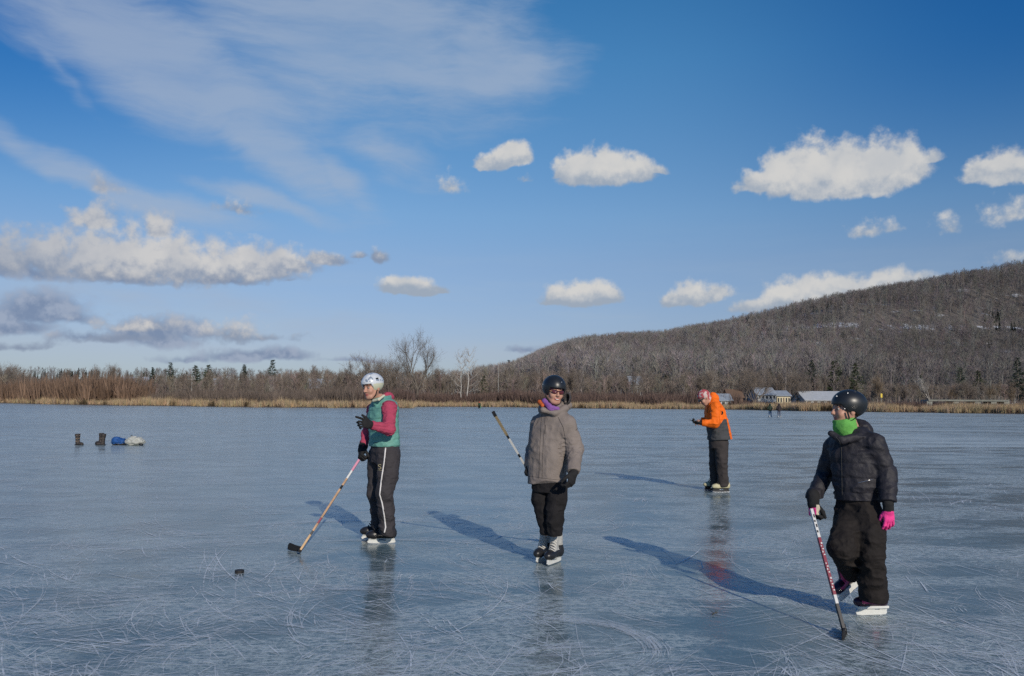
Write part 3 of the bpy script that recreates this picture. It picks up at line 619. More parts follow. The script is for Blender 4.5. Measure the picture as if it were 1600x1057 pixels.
pole(468, 575, 260, .14, 'grey utility pole on the left skyline', 'utility_pole', stone, arm=True)
o = pole(1377, 617, 150, .05, 'small yellow sign on a post right of the barn', 'road_sign', stone, 'sign')
p = at(1377, 618.5, 150); q = MB(); q.box((p.x, 149.9, p.z), (.32, .05, .75)); q.build('sign_panel', yel, o)
# low bridge on the right shore
o = empty('low_bridge', tuple(at(1506, 633, 150)), 'long low grey-green bridge over a culvert on the right shore', 'bridge')
a = at(1440, 626, 148); c_ = at(1574, 627, 146); L = c_.x - a.x
q = MB(); q.box(((a.x + c_.x) / 2, 147, a.z), (L, 3, .22)); q.build('deck', stone, o)
q = MB(); q.box(((a.x + c_.x) / 2, 145.45, a.z + .14), (L, .10, .06)); q.build('kerb', stone, o)
for f in (.02, .35, .62, .82, .98):
    q = MB(); q.box((a.x + L * f, 147, a.z / 2 - .1), (1.0, 2.6, a.z)); q.build('pier', stone, o)

# ------------------------------------------------------------------ organic modelling: blended distance shapes turned into one smooth mesh
def A3(p): return np.array(tuple(p), float)
def nz(v): v = A3(v); return v / np.linalg.norm(v)
def noise3(P, s, seed=0):
    q = P / s; i = np.floor(q).astype(np.int64); f = q - i; f = f * f * (3 - 2 * f); r = 0
    for dx_ in (0, 1):
        for dy_ in (0, 1):
            for dz_ in (0, 1):
                n = ((i[:, 0] + dx_) * 374761393 + (i[:, 1] + dy_) * 668265263 + (i[:, 2] + dz_) * 2147483647 + seed * 1274126177) & 0xffffffff
                n = ((n ^ (n >> 13)) * 1274126177) & 0xffffffff; n = ((n ^ (n >> 16)) & 0xffff) / 65535.0
                r = r + n * (f[:, 0] if dx_ else 1 - f[:, 0]) * (f[:, 1] if dy_ else 1 - f[:, 1]) * (f[:, 2] if dz_ else 1 - f[:, 2])
    return r
def smin(a, b, k):
    if k <= 0: return np.minimum(a, b)
    h = np.clip(.5 + .5 * (b - a) / k, 0, 1); return b * (1 - h) + a * h - k * h * (1 - h)
class Sdf:
    def __init__(s): s.p = []; s.post = []; s.dsp = None; s.pts = []
    def cap(s, a, b, ra, rb=None, k=.03, q=None):       # tapered limb; q = (pitch, depth) of quilting or cloth rings along it
        a, b = A3(a), A3(b); rb = ra if rb is None else rb; ba = b - a; L = np.linalg.norm(ba)
        def f(P):
            h = np.clip(((P - a) @ ba) / (L * L), 0, 1); d = np.linalg.norm(P - a - h[:, None] * ba, axis=1) - (ra + (rb - ra) * h)
            if q: d = d - q[1] * np.abs(np.sin(np.pi * (h * L + (q[2] if len(q) > 2 else 0)) / q[0])) ** .6
            return d
        s.p.append((f, k)); s.pts += [(a, ra), (b, rb)]; return s
    def limb(s, J, Rr, k=.03, q=None):
        for i in range(len(J) - 1): s.cap(J[i], J[i + 1], Rr[i], Rr[i + 1], k, q)
        return s
    def ell(s, c, r, M=None, k=.03, sub=False):         # M rows: local axes
        c, r = A3(c), A3(r); M = np.eye(3) if M is None else np.asarray(M)
        def f(P):
            l = (P - c) @ M.T; k0 = np.linalg.norm(l / r, axis=1); k1 = np.linalg.norm(l / (r * r), axis=1) + 1e-9; return k0 * (k0 - 1) / k1
        if sub: s.post.append(lambda d, P: -smin(-d, f(P), k))
        else: s.p.append((f, k)); s.pts.append((c, max(r)))
        return s
    def loft(s, rings, fr, k=.04, q=None):              # rings: (centre, half width, half depth); fr: facing direction
        f_ = nz((fr[0], fr[1], 0)); sd = np.array([-f_[1], f_[0], 0]); C_ = [A3(r[0]) for r in rings]
        zc = np.array([c[2] for c in C_]); o = np.argsort(zc); zc = zc[o]; cx = np.array([C_[i][0] for i in o]); cy = np.array([C_[i][1] for i in o])
        rx = np.array([rings[i][1] for i in o]); ry = np.array([rings[i][2] for i in o])
        def f(P):
            z = np.clip(P[:, 2], zc[0], zc[-1]); X_ = P[:, 0] - np.interp(z, zc, cx); Y_ = P[:, 1] - np.interp(z, zc, cy)
            a = X_ * sd[0] + Y_ * sd[1]; b_ = X_ * f_[0] + Y_ * f_[1]; RX = np.interp(z, zc, rx); RY = np.interp(z, zc, ry)
            e = ((np.abs(a) / RX) ** 2.3 + (np.abs(b_) / RY) ** 2.3) ** (1 / 2.3); zz_ = (P[:, 2] - z)
            d = (np.sqrt(e * e + (zz_ / .03) ** 2 * .0) - 1) * np.minimum(RX, RY); d = np.where(np.abs(zz_) > 0, np.sqrt(np.maximum(d, 0) ** 2 + zz_ ** 2) + np.minimum(d, 0) * 0, d)
            if q: d = d - q[1] * np.abs(np.sin(np.pi * (P[:, 2] + (q[2] if len(q) > 2 else 0)) / q[0])) ** .6
            return d
        s.p.append((f, k))
        for c, a, b_ in rings: s.pts.append((A3(c), max(a, b_)))
        return s
    def cut(s, pt, n, k=.004):                          # removes what lies on the side n points to
        pt, n = A3(pt), nz(n); s.post.append(lambda d, P: -smin(-d, -((P - pt) @ n), k)); return s
    def add_post(s, fn): s.post.append(fn); return s
    def disp(s, fn): s.dsp = fn; return s
    def ev(s, P):
        d = None
        for f, k in s.p: v = f(P); d = v if d is None else smin(d, v, k)
        if s.dsp is not None: d = d - s.dsp(P)
        for f in s.post: d = f(d, P)
        return d
    def mesh(s, name, h, mats, parent, region=None, pad=.03):
        lo = np.min([c - r for c, r in s.pts], 0) - pad; hi = np.max([c + r for c, r in s.pts], 0) + pad
        B = 4; n = (np.ceil((hi - lo) / (h * B)).astype(int) + 1); N = n * B
        g = [lo[i] + (np.arange(n[i]) + .5) * h * B - h * .5 for i in range(3)]
        G = np.stack(np.meshgrid(*g, indexing='ij'), -1).reshape(-1, 3); Dc = s.ev(G).reshape(n)
        D_ = Dc.repeat(B, 0).repeat(B, 1).repeat(B, 2); act = (np.abs(Dc) < h * B * 1.6 + .012); act = act.repeat(B, 0).repeat(B, 1).repeat(B, 2)
        I = np.argwhere(act); 
        vals = np.empty(len(I))
        for a in range(0, len(I), 400000): vals[a:a + 400000] = s.ev(lo + I[a:a + 400000] * h)
        D_[act] = vals
        S_ = D_ < 0; cell = np.zeros(tuple(N - 1), bool); c8 = []
        for dx_ in (0, 1):
            for dy_ in (0, 1):
                for dz_ in (0, 1): c8.append((dx_, dy_, dz_))
        sm_ = sum(S_[a:N[0] - 1 + a, b_:N[1] - 1 + b_, c_:N[2] - 1 + c_].astype(np.int8) for a, b_, c_ in c8); cell = (sm_ > 0) & (sm_ < 8)
        CI = np.argwhere(cell); idx = -np.ones(cell.shape, np.int64); idx[cell] = np.arange(len(CI))
        cv = np.stack([D_[CI[:, 0] + a, CI[:, 1] + b_, CI[:, 2] + c_] for a, b_, c_ in c8], 1); acc = np.zeros((len(CI), 3)); cnt = np.zeros(len(CI)); c8a = np.array(c8, float)
        for i in range(8):
            for j in range(i + 1, 8):
                if np.abs(c8a[i] - c8a[j]).sum() != 1: continue
                a, b_ = cv[:, i], cv[:, j]; m_ = (a < 0) != (b_ < 0); t_ = np.where(m_, a / np.where(a == b_, 1, a - b_), 0)
                acc += np.where(m_[:, None], c8a[i] + (c8a[j] - c8a[i]) * t_[:, None], 0); cnt += m_
        V = lo + (CI + acc / cnt[:, None]) * h; Fs = []
        for ax in range(3):
            sl0 = [slice(None)] * 3; sl1 = [slice(None)] * 3; sl0[ax] = slice(0, -1); sl1[ax] = slice(1, None)
            e = np.argwhere(S_[tuple(sl0)] != S_[tuple(sl1)]); b1, b2 = (ax + 1) % 3, (ax + 2) % 3
            e = e[(e[:, b1] > 0) & (e[:, b2] > 0) & (e[:, b1] < cell.shape[b1]) & (e[:, b2] < cell.shape[b2]) & (e[:, ax] < cell.shape[ax])]
            q = []
            for u_, v_ in ((-1, -1), (0, -1), (0, 0), (-1, 0)):
                w_ = e.copy(); w_[:, b1] += u_; w_[:, b2] += v_; q.append(idx[w_[:, 0], w_[:, 1], w_[:, 2]])
            q = np.stack(q, 1); fl = ~S_[e[:, 0], e[:, 1], e[:, 2]]; q[fl] = q[fl][:, ::-1]; Fs.append(q[(q >= 0).all(1)])
        F_ = np.concatenate(Fs); mi = None
        if region is not None: mi = region(V[F_].mean(1))
        me_ = np_mesh(name, V, F_, mi); return link(name, me_, mats, parent, smooth=True)
def frame(f, u):                       # rows: side, forward, up
    f = nz(f); u = A3(u); u = nz(u - f * (u @ f)); return np.array([np.cross(f, u), f, u])
class Loc:                             # places local (side, forward, up) points in the world
    def __init__(s, c, M, sc=1.0): s.c = A3(c); s.M = M; s.k = sc
    def __call__(s, x, y, z): return s.c + (np.array([x, y, z]) * s.k) @ s.M
    def inv(s, P): return ((P - s.c) @ s.M.T) / s.k
def folds(sc, amp, seed=1, st=(1, 1, 2.6), rid=True):
    st = np.array(st, float)
    def f(P):
        w_ = P + .03 * np.stack([noise3(P, .09, seed + 5), noise3(P, .09, seed + 6), noise3(P, .09, seed + 7)], 1)
        a = noise3(w_ * st, sc, seed); b_ = noise3(w_ * st * 2.1, sc, seed + 1)
        r = (1 - np.abs(2 * a - 1) * 1.6) if rid else a
        return amp * (r * .75 + b_ * .45 - .5)
    return f
# ---- head ----
def head(S, L):
    S.ell(L(0, -.015, .030), np.array((.076, .096, .086)) * L.k, L.M, .02); S.ell(L(0, .028, -.035), np.array((.062, .066, .084)) * L.k, L.M, .03)
    S.ell(L(0, .058, -.094), np.array((.030, .030, .024)) * L.k, L.M, .03)
    for s in (-1, 1):
        S.ell(L(s * .036, .068, -.034), np.array((.026, .022, .024)) * L.k, L.M, .02); S.cap(L(s * .058, .0, -.045), L(s * .030, .062, -.092), .016 * L.k, .014 * L.k, .02)
        S.ell(L(s * .078, -.006, -.012), np.array((.009, .018, .030)) * L.k, L.M, .006); S.ell(L(s * .031, .108, .003), np.array((.017, .016, .0075)) * L.k, L.M, .008, sub=True)
    S.cap(L(-.034, .080, .022), L(.034, .080, .022), .012 * L.k, None, .012)
    S.cap(L(0, .090, .008), L(0, .110, -.030), .008 * L.k, .012 * L.k, .010)
    for s in (-1, 1): S.ell(L(s * .011, .102, -.034), np.array((.008, .010, .007)) * L.k, L.M, .006)
    S.ell(L(0, .088, -.059), np.array((.024, .010, .006)) * L.k, L.M, .004); S.ell(L(0, .086, -.070), np.array((.020, .010, .006)) * L.k, L.M, .004)
def head_region(L):
    def f(P):
        q = L.inv(P); r = np.zeros(len(P), np.int32)
        r[(np.abs(q[:, 0]) < .024) & (q[:, 1] > .072) & (q[:, 2] < -.054) & (q[:, 2] > -.077)] = 1
        bz = q[:, 2] - (.024 - (np.abs(q[:, 0]) - .030) ** 2 * 6)
        r[(np.abs(bz) < .0045) & (np.abs(q[:, 0]) > .013) & (np.abs(q[:, 0]) < .048) & (q[:, 1] > .05)] = 2
        r[(q[:, 2] > .055) | ((q[:, 1] < -.03) & (q[:, 2] > -.07) & (np.abs(q[:, 0]) < .1))] = 2
        return r
    return f
def eyes(L, root, iris):
    for s in (-1, 1):
        m_ = MB(); c = L(s * .031, .0800, .002)
        vs = []; fs = []; mi = []
        for i in range(9):
            for j in range(14):
                a = math.pi * i / 8; b_ = 2 * math.pi * j / 14; vs.append(tuple(c + (np.array((math.sin(a) * math.cos(b_), math.cos(a), math.sin(a) * math.sin(b_))) * .0120 * L.k) @ L.M))
        me_ = bpy.data.meshes.new('eye')
        for i in range(8):
            for j in range(14): fs.append((i * 14 + j, i * 14 + (j + 1) % 14, (i + 1) * 14 + (j + 1) % 14, (i + 1) * 14 + j)); mi.append(1 if i < 2 else 0)
        me_.from_pydata(vs, [], fs); me_.polygons.foreach_set('material_index', mi); link('eye', me_, [M_['eye'], iris], root, True)
def helmet(L, root, m_, r=(.104, .124, .106), ctr=(0, -.012, .040), front=.034, back=-.05, flap=None, vents=(), name='helmet', region=None):
    S = Sdf(); c = L(*ctr); S.ell(c, np.array(r) * L.k, L.M, .01)
    S.cap(L(-.09, .075, front + .006), L(.09, .075, front + .006), .006 * L.k, None, .02) if False else None
    def low(d, P):
        q = L.inv(P); zc = np.interp(q[:, 1], [-.10, -.02, .035, .075], [back, back if flap is None else flap, (front + (back if flap is None else flap)) * .5 if flap is None else flap * .55, front]); return np.maximum(d, (zc - q[:, 2]) * L.k * .8)
    S.add_post(low); S.ell(c, (np.array(r) - .016) * L.k, L.M, .003, sub=True)
    for v in vents: S.ell(L(*v[0]), np.array(v[1]) * L.k, L.M, .003, sub=True)
    return S.mesh(name, .005, m_, root, region)
def hand(S, L, curl=(70, 85, 45), index=None, side=1, sc=1.0, thumb=(.55, .75, -.45), rf=.0115, palm=.021, tcurl=35, splay=4, cuff=None):
    """Glove or bare hand. Local axes: x thumb side, y towards the fingers, z back of the hand."""
    S.ell(L(0, .045, -.002), np.array((.043, .054, palm)) * L.k, L.M, .012)
    for i, (bx, ln) in enumerate(((.030, .94), (.010, 1.04), (-.011, .97), (-.031, .78))):
        cs = index if (i == 0 and index) else curl; a = 0.0; p = np.array((bx, .082 - .004 * abs(i - 1), 0.0)); r0 = rf * (1 - .06 * i); sp = math.radians(splay * (1.3 - i))
        S.cap(L(bx * .7, .035, 0), L(*p), .013 * L.k, r0 * L.k * 1.12, .008)
        for j, sl_ in enumerate((.044, .027, .022)):
            a += math.radians(cs[j] * (1 + .05 * i)); dv = np.array((math.sin(sp), math.cos(a), -math.sin(a))); p2 = p + dv * sl_ * ln * 1.04
            S.cap(L(*p), L(*p2), r0 * (1 - .06 * j) * L.k, r0 * (.94 - .07 * j) * L.k, .003); p = p2
    t0 = np.array((.026, .018, -.006)); t = nz(thumb); t1 = t0 + t * .040; ax = np.array((-.55, .45, -.35)); t2 = t1 + nz(t + ax * math.radians(tcurl)) * .032; t3 = t2 + nz(t + ax * math.radians(tcurl * 2)) * .024
    S.cap(L(*t0), L(*t1), .016 * L.k, .0135 * L.k, .012); S.cap(L(*t1), L(*t2), .0135 * L.k, .012 * L.k, .004); S.cap(L(*t2), L(*t3), .012 * L.k, .0105 * L.k, .004)
    if cuff: S.cap(L(0, -cuff[0], 0), L(0, .01, 0), cuff[1] * L.k, cuff[2] * L.k, .012, (cuff[0] * .5, .002))
def glove(pos, ydir, back, root, m_, sc=1.0, mirror=False, region=None, cuff=(.05, .036, .031), **kw):
    y = nz(ydir); z = A3(back); z = nz(z - y * (z @ y)); x = np.cross(y, z) * (-1 if mirror else 1)
    L = Loc(pos, np.array([x, y, z]), sc); S = Sdf(); hand(S, L, cuff=cuff, **kw)
    S.pts += [(L(0, .09, 0), .12 * sc)]
    o = S.mesh('glove', .0042, m_, root, (lambda P: region(L.inv(P))) if region else None); return o, L
# ---- skates ----
def skate(heel, f, u, root, boot_m, hold_m, lace_m=None, sc=1.0, zs=1.0, boot_region=None, shaft=.26, windows=True, hth=.013, tall=.055):
    M = frame(f, u); L = Loc(heel, np.array([M[1], M[0], M[2]]), sc); T = tall * zs     # local x forward, y side, z up
    S = Sdf(); k = sc
    S.ell(L(.225, 0, T + .034), np.array((.062, .044, .040)) * k, L.M, .03); S.cap(L(.045, 0, T + .040), L(.20, 0, T + .034), .040 * k, .042 * k, .03)
    S.ell(L(.030, 0, T + .045), np.array((.044, .036, .055)) * k, L.M, .03); S.cap(L(.055, 0, T + .06), L(.072, 0, T + shaft - .05), .046 * k, .050 * k, .035)
    S.cap(L(.135, 0, T + .085), L(.112, 0, T + shaft - .04), .030 * k, .036 * k, .025); S.cut(L(.1, 0, T - .002), -np.array(L.M[2]), .003)
    S.cut(L(.09, 0, T + shaft), nz(np.array(L.M[2])), .004)
    ob = S.mesh('boot', .005 * max(.8, sc), boot_m, root, (lambda P: boot_region(L.inv(P) - np.array([0, 0, T]))) if boot_region else None)
    q = MB(); O = Vector(L(0, 0, 0)); ax = Vector(L.M[0]); az_ = Vector(L.M[2])
    def arc(pts): return [(a * k, b_ * k) for a, b_ in pts]
    lowr = arc([(-.004, .020), (.010, .010), (.05, .007), (.22, .007), (.262, .012), (.272, .024)])
    if windows:
        q.prism(lowr + arc([(.268, T * .62), (.25, T * .66), (.0, T * .60), (-.006, T * .5)]) if False else lowr + arc([(.266, .034), (.002, .032)]), O, ax, az_, hth * k)
        q.prism(arc([(.168, .0335), (.262, .0345), (.256, T), (.148, T)]), O, ax, az_, hth * 1.5 * k); q.prism(arc([(.004, .0325), (.088, .033), (.100, T), (.010, T)]), O, ax, az_, hth * 1.5 * k)
        q.prism(arc([(.014, T - .006), (.25, T - .006), (.25, T - .0005), (.014, T - .0005)]), O, ax, az_, hth * 3.4 * k)
    else:
        q.prism(lowr + arc([(.268, T * .54), (.235, T * .60), (.10, T * .60), (-.004, T * .54)]), O, ax, az_, hth * k)
        q.prism(arc([(.108, T * .61), (.236, T * .61), (.256, T), (.118, T)]), O, ax, az_, hth * 1.6 * k); q.prism(arc([(-.002, T * .56), (.066, T * .61), (.058, T), (-.008, T)]), O, ax, az_, hth * 1.6 * k)
        q.prism(arc([(-.006, T * .80), (.262, T * .80), (.266, T + .004), (-.008, T + .004)]), O, ax, az_, hth * 4.2 * k)
    q.build('blade_holder', hold_m, root, bevel=.002)
    q = MB(); q.prism(arc([(-.006, .010), (.008, .003), (.06, .0005), (.21, .0005), (.258, .004), (.276, .016), (.262, .014), (.05, .009), (.0, .014)]), O, ax, az_, .0035 * k); q.build('blade', M_['steel'], root)
    if lace_m:
        q = MB()
        for i in range(7):
            t_ = i / 6; xc = .185 - .065 * t_; zc = T + .078 + .125 * t_ ** 1.1
            if zc > T + shaft - .02: break
            w_ = .030; pts = [L(xc + .006, s * w_, zc - .012 * abs(s)) for s in (-1, 0, 1)]; pts[1] = L(xc + .006 + .010 + .02 * (1 - t_) * 0, 0, zc + .012)
            q.tube([Vector(a) for a in (L(xc - .004, -w_ * 1.05, zc - .014), L(xc + .016, -w_ * .5, zc + .006), L(xc + .020, 0, zc + .012), L(xc + .016, w_ * .5, zc + .006), L(xc - .004, w_ * 1.05, zc - .014))], .0042 * k, 6)
        q.build('laces', lace_m, root)
    return ob, L
from mathutils.bvhtree import BVHTree
def surf(o, uv, off=.003):             # points on a thing's surface seen at photo pixels
    dg = None; me_ = o.data; bv = BVHTree.FromPolygons([v.co[:] for v in me_.vertices], [p.vertices[:] for p in me_.polygons]); out = []
    for u, v in uv:
        d = ray(u, v); h_, n_, i_, dist = bv.ray_cast(Vector((0, 0, CAM_H)), d)
        if h_ is not None: out.append(h_ + n_ * off)
    return out
def dense(uv, n=6):
    out = []
    for a, b_ in zip(uv[:-1], uv[1:]):
        for i in range(n): out.append((a[0] + (b_[0] - a[0]) * i / n, a[1] + (b_[1] - a[1]) * i / n))
    return out + [uv[-1]]
def seam(name, o, uv, r, m_, parent, off=.001, n=6, sq=None):
    p = surf(o, dense(uv, n), off)
    if len(p) < 2: print('seam missed', name, uv[0]); return
    q = MB(); q.tube(p, r, 6, squash=sq); return q.build(name, m_, parent, True)
# ------------------------------------------------------------------ cloth, skin and kit
def fab(name, col, rough=.85, nscale=34, bump=.32, **k): return mat(name, col, rough, noise_amt=k.pop('na', .12), nscale=k.pop('ns', 14), bump=bump, bscale=nscale, spec=k.pop('spec', .25), **k)
M_ = dict(skin=mat("sunlit skin", (.50, .27, .19), .5, noise_amt=.10, nscale=30, spec=.35), lips=mat("lips", (.40, .13, .11), .45), hair=mat("dark brown hair", (.035, .022, .015), .6, bump=.5, bscale=200),
  eye=mat("eye white", (.30, .27, .25), .3), iris=mat("brown iris", (.03, .018, .012), .1), teeth=mat("teeth", (.75, .72, .66), .3),
  steel=mat("blade steel", (.55, .56, .58), .25, metal=1.0, noise_amt=.1, nscale=40), vest=fab("teal green quilted nylon", (.135, .335, .280), .6, spec=.35), pink=fab("raspberry knit", (.400, .060, .110), .95),
  track=fab("charcoal track cloth", (.046, .042, .046), .8), white=fab("white piping", (.70, .68, .66), .7, bump=0), blk=fab("black glove fleece", (.020, .020, .021), .9, na=.3),
  cuffk=fab("grey ribbed cuff", (.05, .05, .05), .9), whelm=mat("white helmet shell", (.60, .63, .66), .3, noise_amt=.10, nscale=25, coat=.3), greym=mat("blue grey helmet print", (.22, .27, .34), .35, coat=.3), cream=mat("cream lining", (.55, .56, .42), .8),
  bhelm=mat("black matte helmet shell", (.014, .016, .018), .38, spec=.6, noise_amt=.15, nscale=60), jack=fab("taupe shell cloth", (.215, .182, .162), .75, ns=9), jackd=fab("dark taupe lining", (.06, .055, .055), .8),
  blkp=fab("black soft trousers", (.014, .013, .014), .85, na=.3), purple=fab("purple neck gaiter", (.23, .10, .32), .9), plum=fab("plum headband", (.12, .04, .09), .9), orangel=fab("orange lining", (.55, .12, .03), .8),
  lens=mat("red tinted lens", (.10, .012, .018), .05, spec=.8, coat=.6), frame=mat("dark red frame", (.06, .01, .015), .3), silver=mat("silver grey boot", (.42, .42, .40), .45, noise_amt=.2, nscale=60), bplast=mat("black boot shell", (.018, .018, .020), .35, noise_amt=.2, nscale=40),
  lace=mat("white laces", (.62, .60, .55), .8), hold=mat("white holder plastic", (.68, .69, .66), .35, noise_amt=.06, nscale=30), orange=fab("orange shell cloth", (.86, .155, .008), .65), greyp=fab("dark grey shell cloth", (.062, .064, .068), .8),
  brownp=fab("dark brown grey ski trousers", (.045, .039, .038), .85), beige=mat("cream boot leather", (.52, .48, .30), .6, noise_amt=.2, nscale=40), buff=mat("red and white patterned buff", (.40, .08, .09), .9), buffw=mat("white print on buff", (.55, .45, .42), .9),
  phone=mat("black phone", (.012, .012, .014), .15), navy=fab("black navy down jacket", (.020, .019, .025), .62, spec=.35, na=.2), ski=fab("black ski trousers", (.017, .014, .013), .82, na=.25), green=fab("lime green fleece", (.135, .40, .085), .95),
  hot=fab("hot pink glove", (.85, .06, .28), .8), purpb=mat("purple black boot", (.030, .010, .030), .3), pinkb=mat("pink boot panel", (.50, .05, .17), .4), grip=mat("glove grip patch", (.55, .48, .36), .8),
  wood=mat("worn wooden shaft", (.40, .24, .13), .55, noise_amt=.35, nscale=18, stretch=(1, 1, 1)), woodl=mat("bare wood", (.52, .33, .16), .5, noise_amt=.2, nscale=12), red=mat("red shaft paint", (.22, .012, .035), .35), wht=mat("white shaft paint", (.62, .62, .60), .35), bpaint=mat("black shaft paint", (.015, .016, .018), .35),
  tape=mat("black hockey tape", (.012, .012, .013), .85, bump=.4, bscale=120), tapet=mat("tan worn tape", (.27, .21, .12), .9, noise_amt=.3, nscale=40, bump=.4, bscale=100), pinkt=mat("pink grip tape", (.62, .26, .36), .8), gold=mat("yellow print", (.50, .44, .24), .6))
SK = [M_['skin'], M_['lips'], M_['hair']]
def person(u, v, label, group=None):
    p = ground_at(u, v); return empty('person', (p.x, p.y, 0), label, 'person', group)
def body(root, L, neck, hips, arms, legs, chest, fr, extra=None, h=.0055, slim=1.0):
    S = Sdf(); head(S, L); nb = A3(neck); S.cap(L(0, -.012, -.07), nb, .050 * L.k, .060 * slim, .03)
    sh = (A3(arms[0][0]) + A3(arms[1][0])) / 2; S.cap(nb, sh, .052, .07 * slim, .04); S.cap(sh, chest, .075 * slim, .085 * slim, .06); S.cap(chest, hips, .085 * slim, .085 * slim, .06)
    for a in arms: S.cap(sh, a[0], .055 * slim, .045 * slim, .04); S.limb(a, (.050 * slim, .040 * slim, .028 * slim), .02)
    for a in legs: S.cap(hips, a[0], .075 * slim, .065 * slim, .04); S.limb(a, (.062 * slim, .044 * slim, .032 * slim), .02)
    if extra: extra(S)
    return S.mesh('body', h, SK, root, head_region(L))
def stick(root_name, label, pts, segs, heel, toe, m_blade, height=.065, upv=(0, 0, 1), marks=()):
    """Hockey stick: shaft split where the paint changes, and a blade wrapped in tape."""
    a, b_ = Vector(pts[0]), Vector(pts[1]); o = empty(root_name, tuple(b_), label, 'hockey stick'); d = (b_ - a).normalized(); sd = d.cross(Vector((0, 1, 0))).normalized(); fr_ = sd.cross(d).normalized()
    q = MB(); mats_ = []
    L_ = (b_ - a).length; MM = Matrix((sd, fr_, d)).transposed()
    for i, (f0, f1, m_, w_) in enumerate(segs):
        if m_ not in mats_: mats_.append(m_)
        q.mi = mats_.index(m_); q.box(a + d * L_ * (f0 + f1) / 2, (.019 * w_, .027 * w_, L_ * (f1 - f0) - .0004), MM)
    for f, ln_, x_, w_, m_ in marks:
        if m_ not in mats_: mats_.append(m_)
        q.mi = mats_.index(m_); q.box(a + d * L_ * f - fr_ * .0136 + sd * x_, (w_, .0012, L_ * ln_), MM)
    q.mi = 0; q.build('shaft', mats_, o, bevel=.0008)
    heel, toe = Vector(heel), Vector(toe); ax = (toe - heel); ln = ax.length; ax.normalize(); up = Vector(upv); up = (up - ax * up.dot(ax)).normalized()
    q = MB(); n = 10; top = []; bot = []; nn = ax.cross(up)
    prof = []
    for i in range(n + 1):
        t_ = i / n; hgt = height * (.80 + .35 * t_) * (1 if t_ < .8 else math.sqrt(max(0.02, 1 - ((t_ - .8) / .2) ** 2 * .75))); curve = nn * (.035 * t_ * t_ * ln / .3); lift = .006 * (1 - 4 * t_ * (1 - t_)) * .5
        c = heel + ax * ln * t_ + curve; prof.append((c + up * lift, c + up * (lift + hgt)))
    vs = []; 
    for lo_, hi_ in prof: vs += [lo_ - nn * .006, lo_ + nn * .006, hi_ + nn * .005, hi_ - nn * .005]
    fs = [(0, 3, 2, 1)] + [(4 * n, 4 * n + 1, 4 * n + 2, 4 * n + 3)]
    for i in range(n):
        for j in range(4): fs.append((4 * i + j, 4 * i + (j + 1) % 4, 4 * i + 4 + (j + 1) % 4, 4 * i + 4 + j))
    q._add(vs, fs); q.tube([b_ - d * .03, b_ + d * .01, heel + up * height * .4 + ax * .03], [.014, .016, .012], 8); q.build('stick_blade', m_blade, o, bevel=.002)
    return o, MM
# ================================================================== A: skater in the green vest
rA = person(600, 848, 'young skater in teal vest, pink sleeves and white helmet, pointing with a gloved hand')
fA = (-.82, -.57, 0)
LA = Loc(at(582, 606, 8.22), frame((-.60, -.79, -.10), (-.10, 0, 1)), 1.02)
shL, elL, wrL = at(608.5, 638, 8.14), at(608, 671, 7.99), at(580, 664.5, 7.86)
shR, elR, wrR = at(584, 640, 8.47), at(573, 679, 8.55), at(566, 703, 8.42)
hpL, knL, anL = at(607, 712, 8.20), at(601, 772, 8.13), at(605, 831, 8.20)
hpR, knR, anR = at(590, 712, 8.40), at(586, 772, 8.38), at(590, 826, 8.42)
body(rA, LA, at(597, 627, 8.31), at(600, 702, 8.31), [(shL, elL, wrL), (shR, elR, wrR)], [(hpL, knL, anL), (hpR, knR, anR)], at(599, 665, 8.31), fA)
eyes(LA, rA, M_['iris'])
S = Sdf(); S.loft([(at(600.5, 698, 8.3), .192, .138), (at(600, 676, 8.3), .184, .136), (at(598, 652, 8.3), .186, .140), (at(600, 638, 8.3), .196, .130), (at(600, 629, 8.31), .160, .108), (at(597, 621, 8.31), .078, .072)], fA, .03, (.072, .005, .01))
for aa, rr_ in ((shL, .078), (shR, .07)): S.ell(A3(aa) + A3(nz(A3(aa) - A3(at(598, 640, 8.31)))) * .035, (rr_ * .9, rr_, rr_ * 1.3), None, .02, sub=True)
S.disp(folds(.07, .008, 3)); S.cut(at(600, 697.5, 8.3), (0, 0, -1)); S.cut(at(598, 620.5, 8.31), (-.25, 0, 1)); S.cap(at(588, 628.5, 8.20), at(597, 625, 8.26), .040, .052, .02); S.cap(at(597, 625, 8.26), at(606, 621, 8.36), .052, .040, .02)
vestA = S.mesh('vest', .006, [M_['vest']], rA)
S = Sdf(); S.limb([shL, elL, wrL], (.068, .058, .041), .03); S.limb([shR, elR, wrR], (.062, .052, .040), .03); S.cap(shL, at(599, 642, 8.3), .065, .085, .05); S.cap(shR, at(598, 642, 8.32), .055, .085, .05)
S.ell(at(608, 620.5, 8.40), (.062, .055, .032), frame((1, .2, -.35), (0, 0, 1)), .02); S.cap(at(597, 624, 8.37), at(607, 619, 8.38), .040, .040, .03); S.disp(folds(.055, .010, 8)); S.cut(wrL, A3(wrL) - A3(elL)); 
S.mesh('sweater', .006, [M_['pink']], rA)
S = Sdf(); S.cap(at(583.5, 626.5, 8.14), at(592, 624.5, 8.10), .014, .014, .01); S.cap(at(592, 624.5, 8.10), at(600, 618.5, 8.16), .014, .012, .01); S.mesh('collar', .005, [M_['cream']], rA)
S = Sdf(); S.loft([(at(601.5, 690, 8.3), .155, .125), (at(601.5, 705, 8.3), .172, .140), (at(601, 722, 8.3), .160, .132)], fA, .05); S.limb([hpL, at(606, 742, 8.17), knL, at(603, 800, 8.16), anL], (.120, .104, .082, .080, .082), .03); S.limb([hpR, at(588, 745, 8.40), knR, at(590, 800, 8.41), anR], (.100, .090, .080, .066, .062), .02)
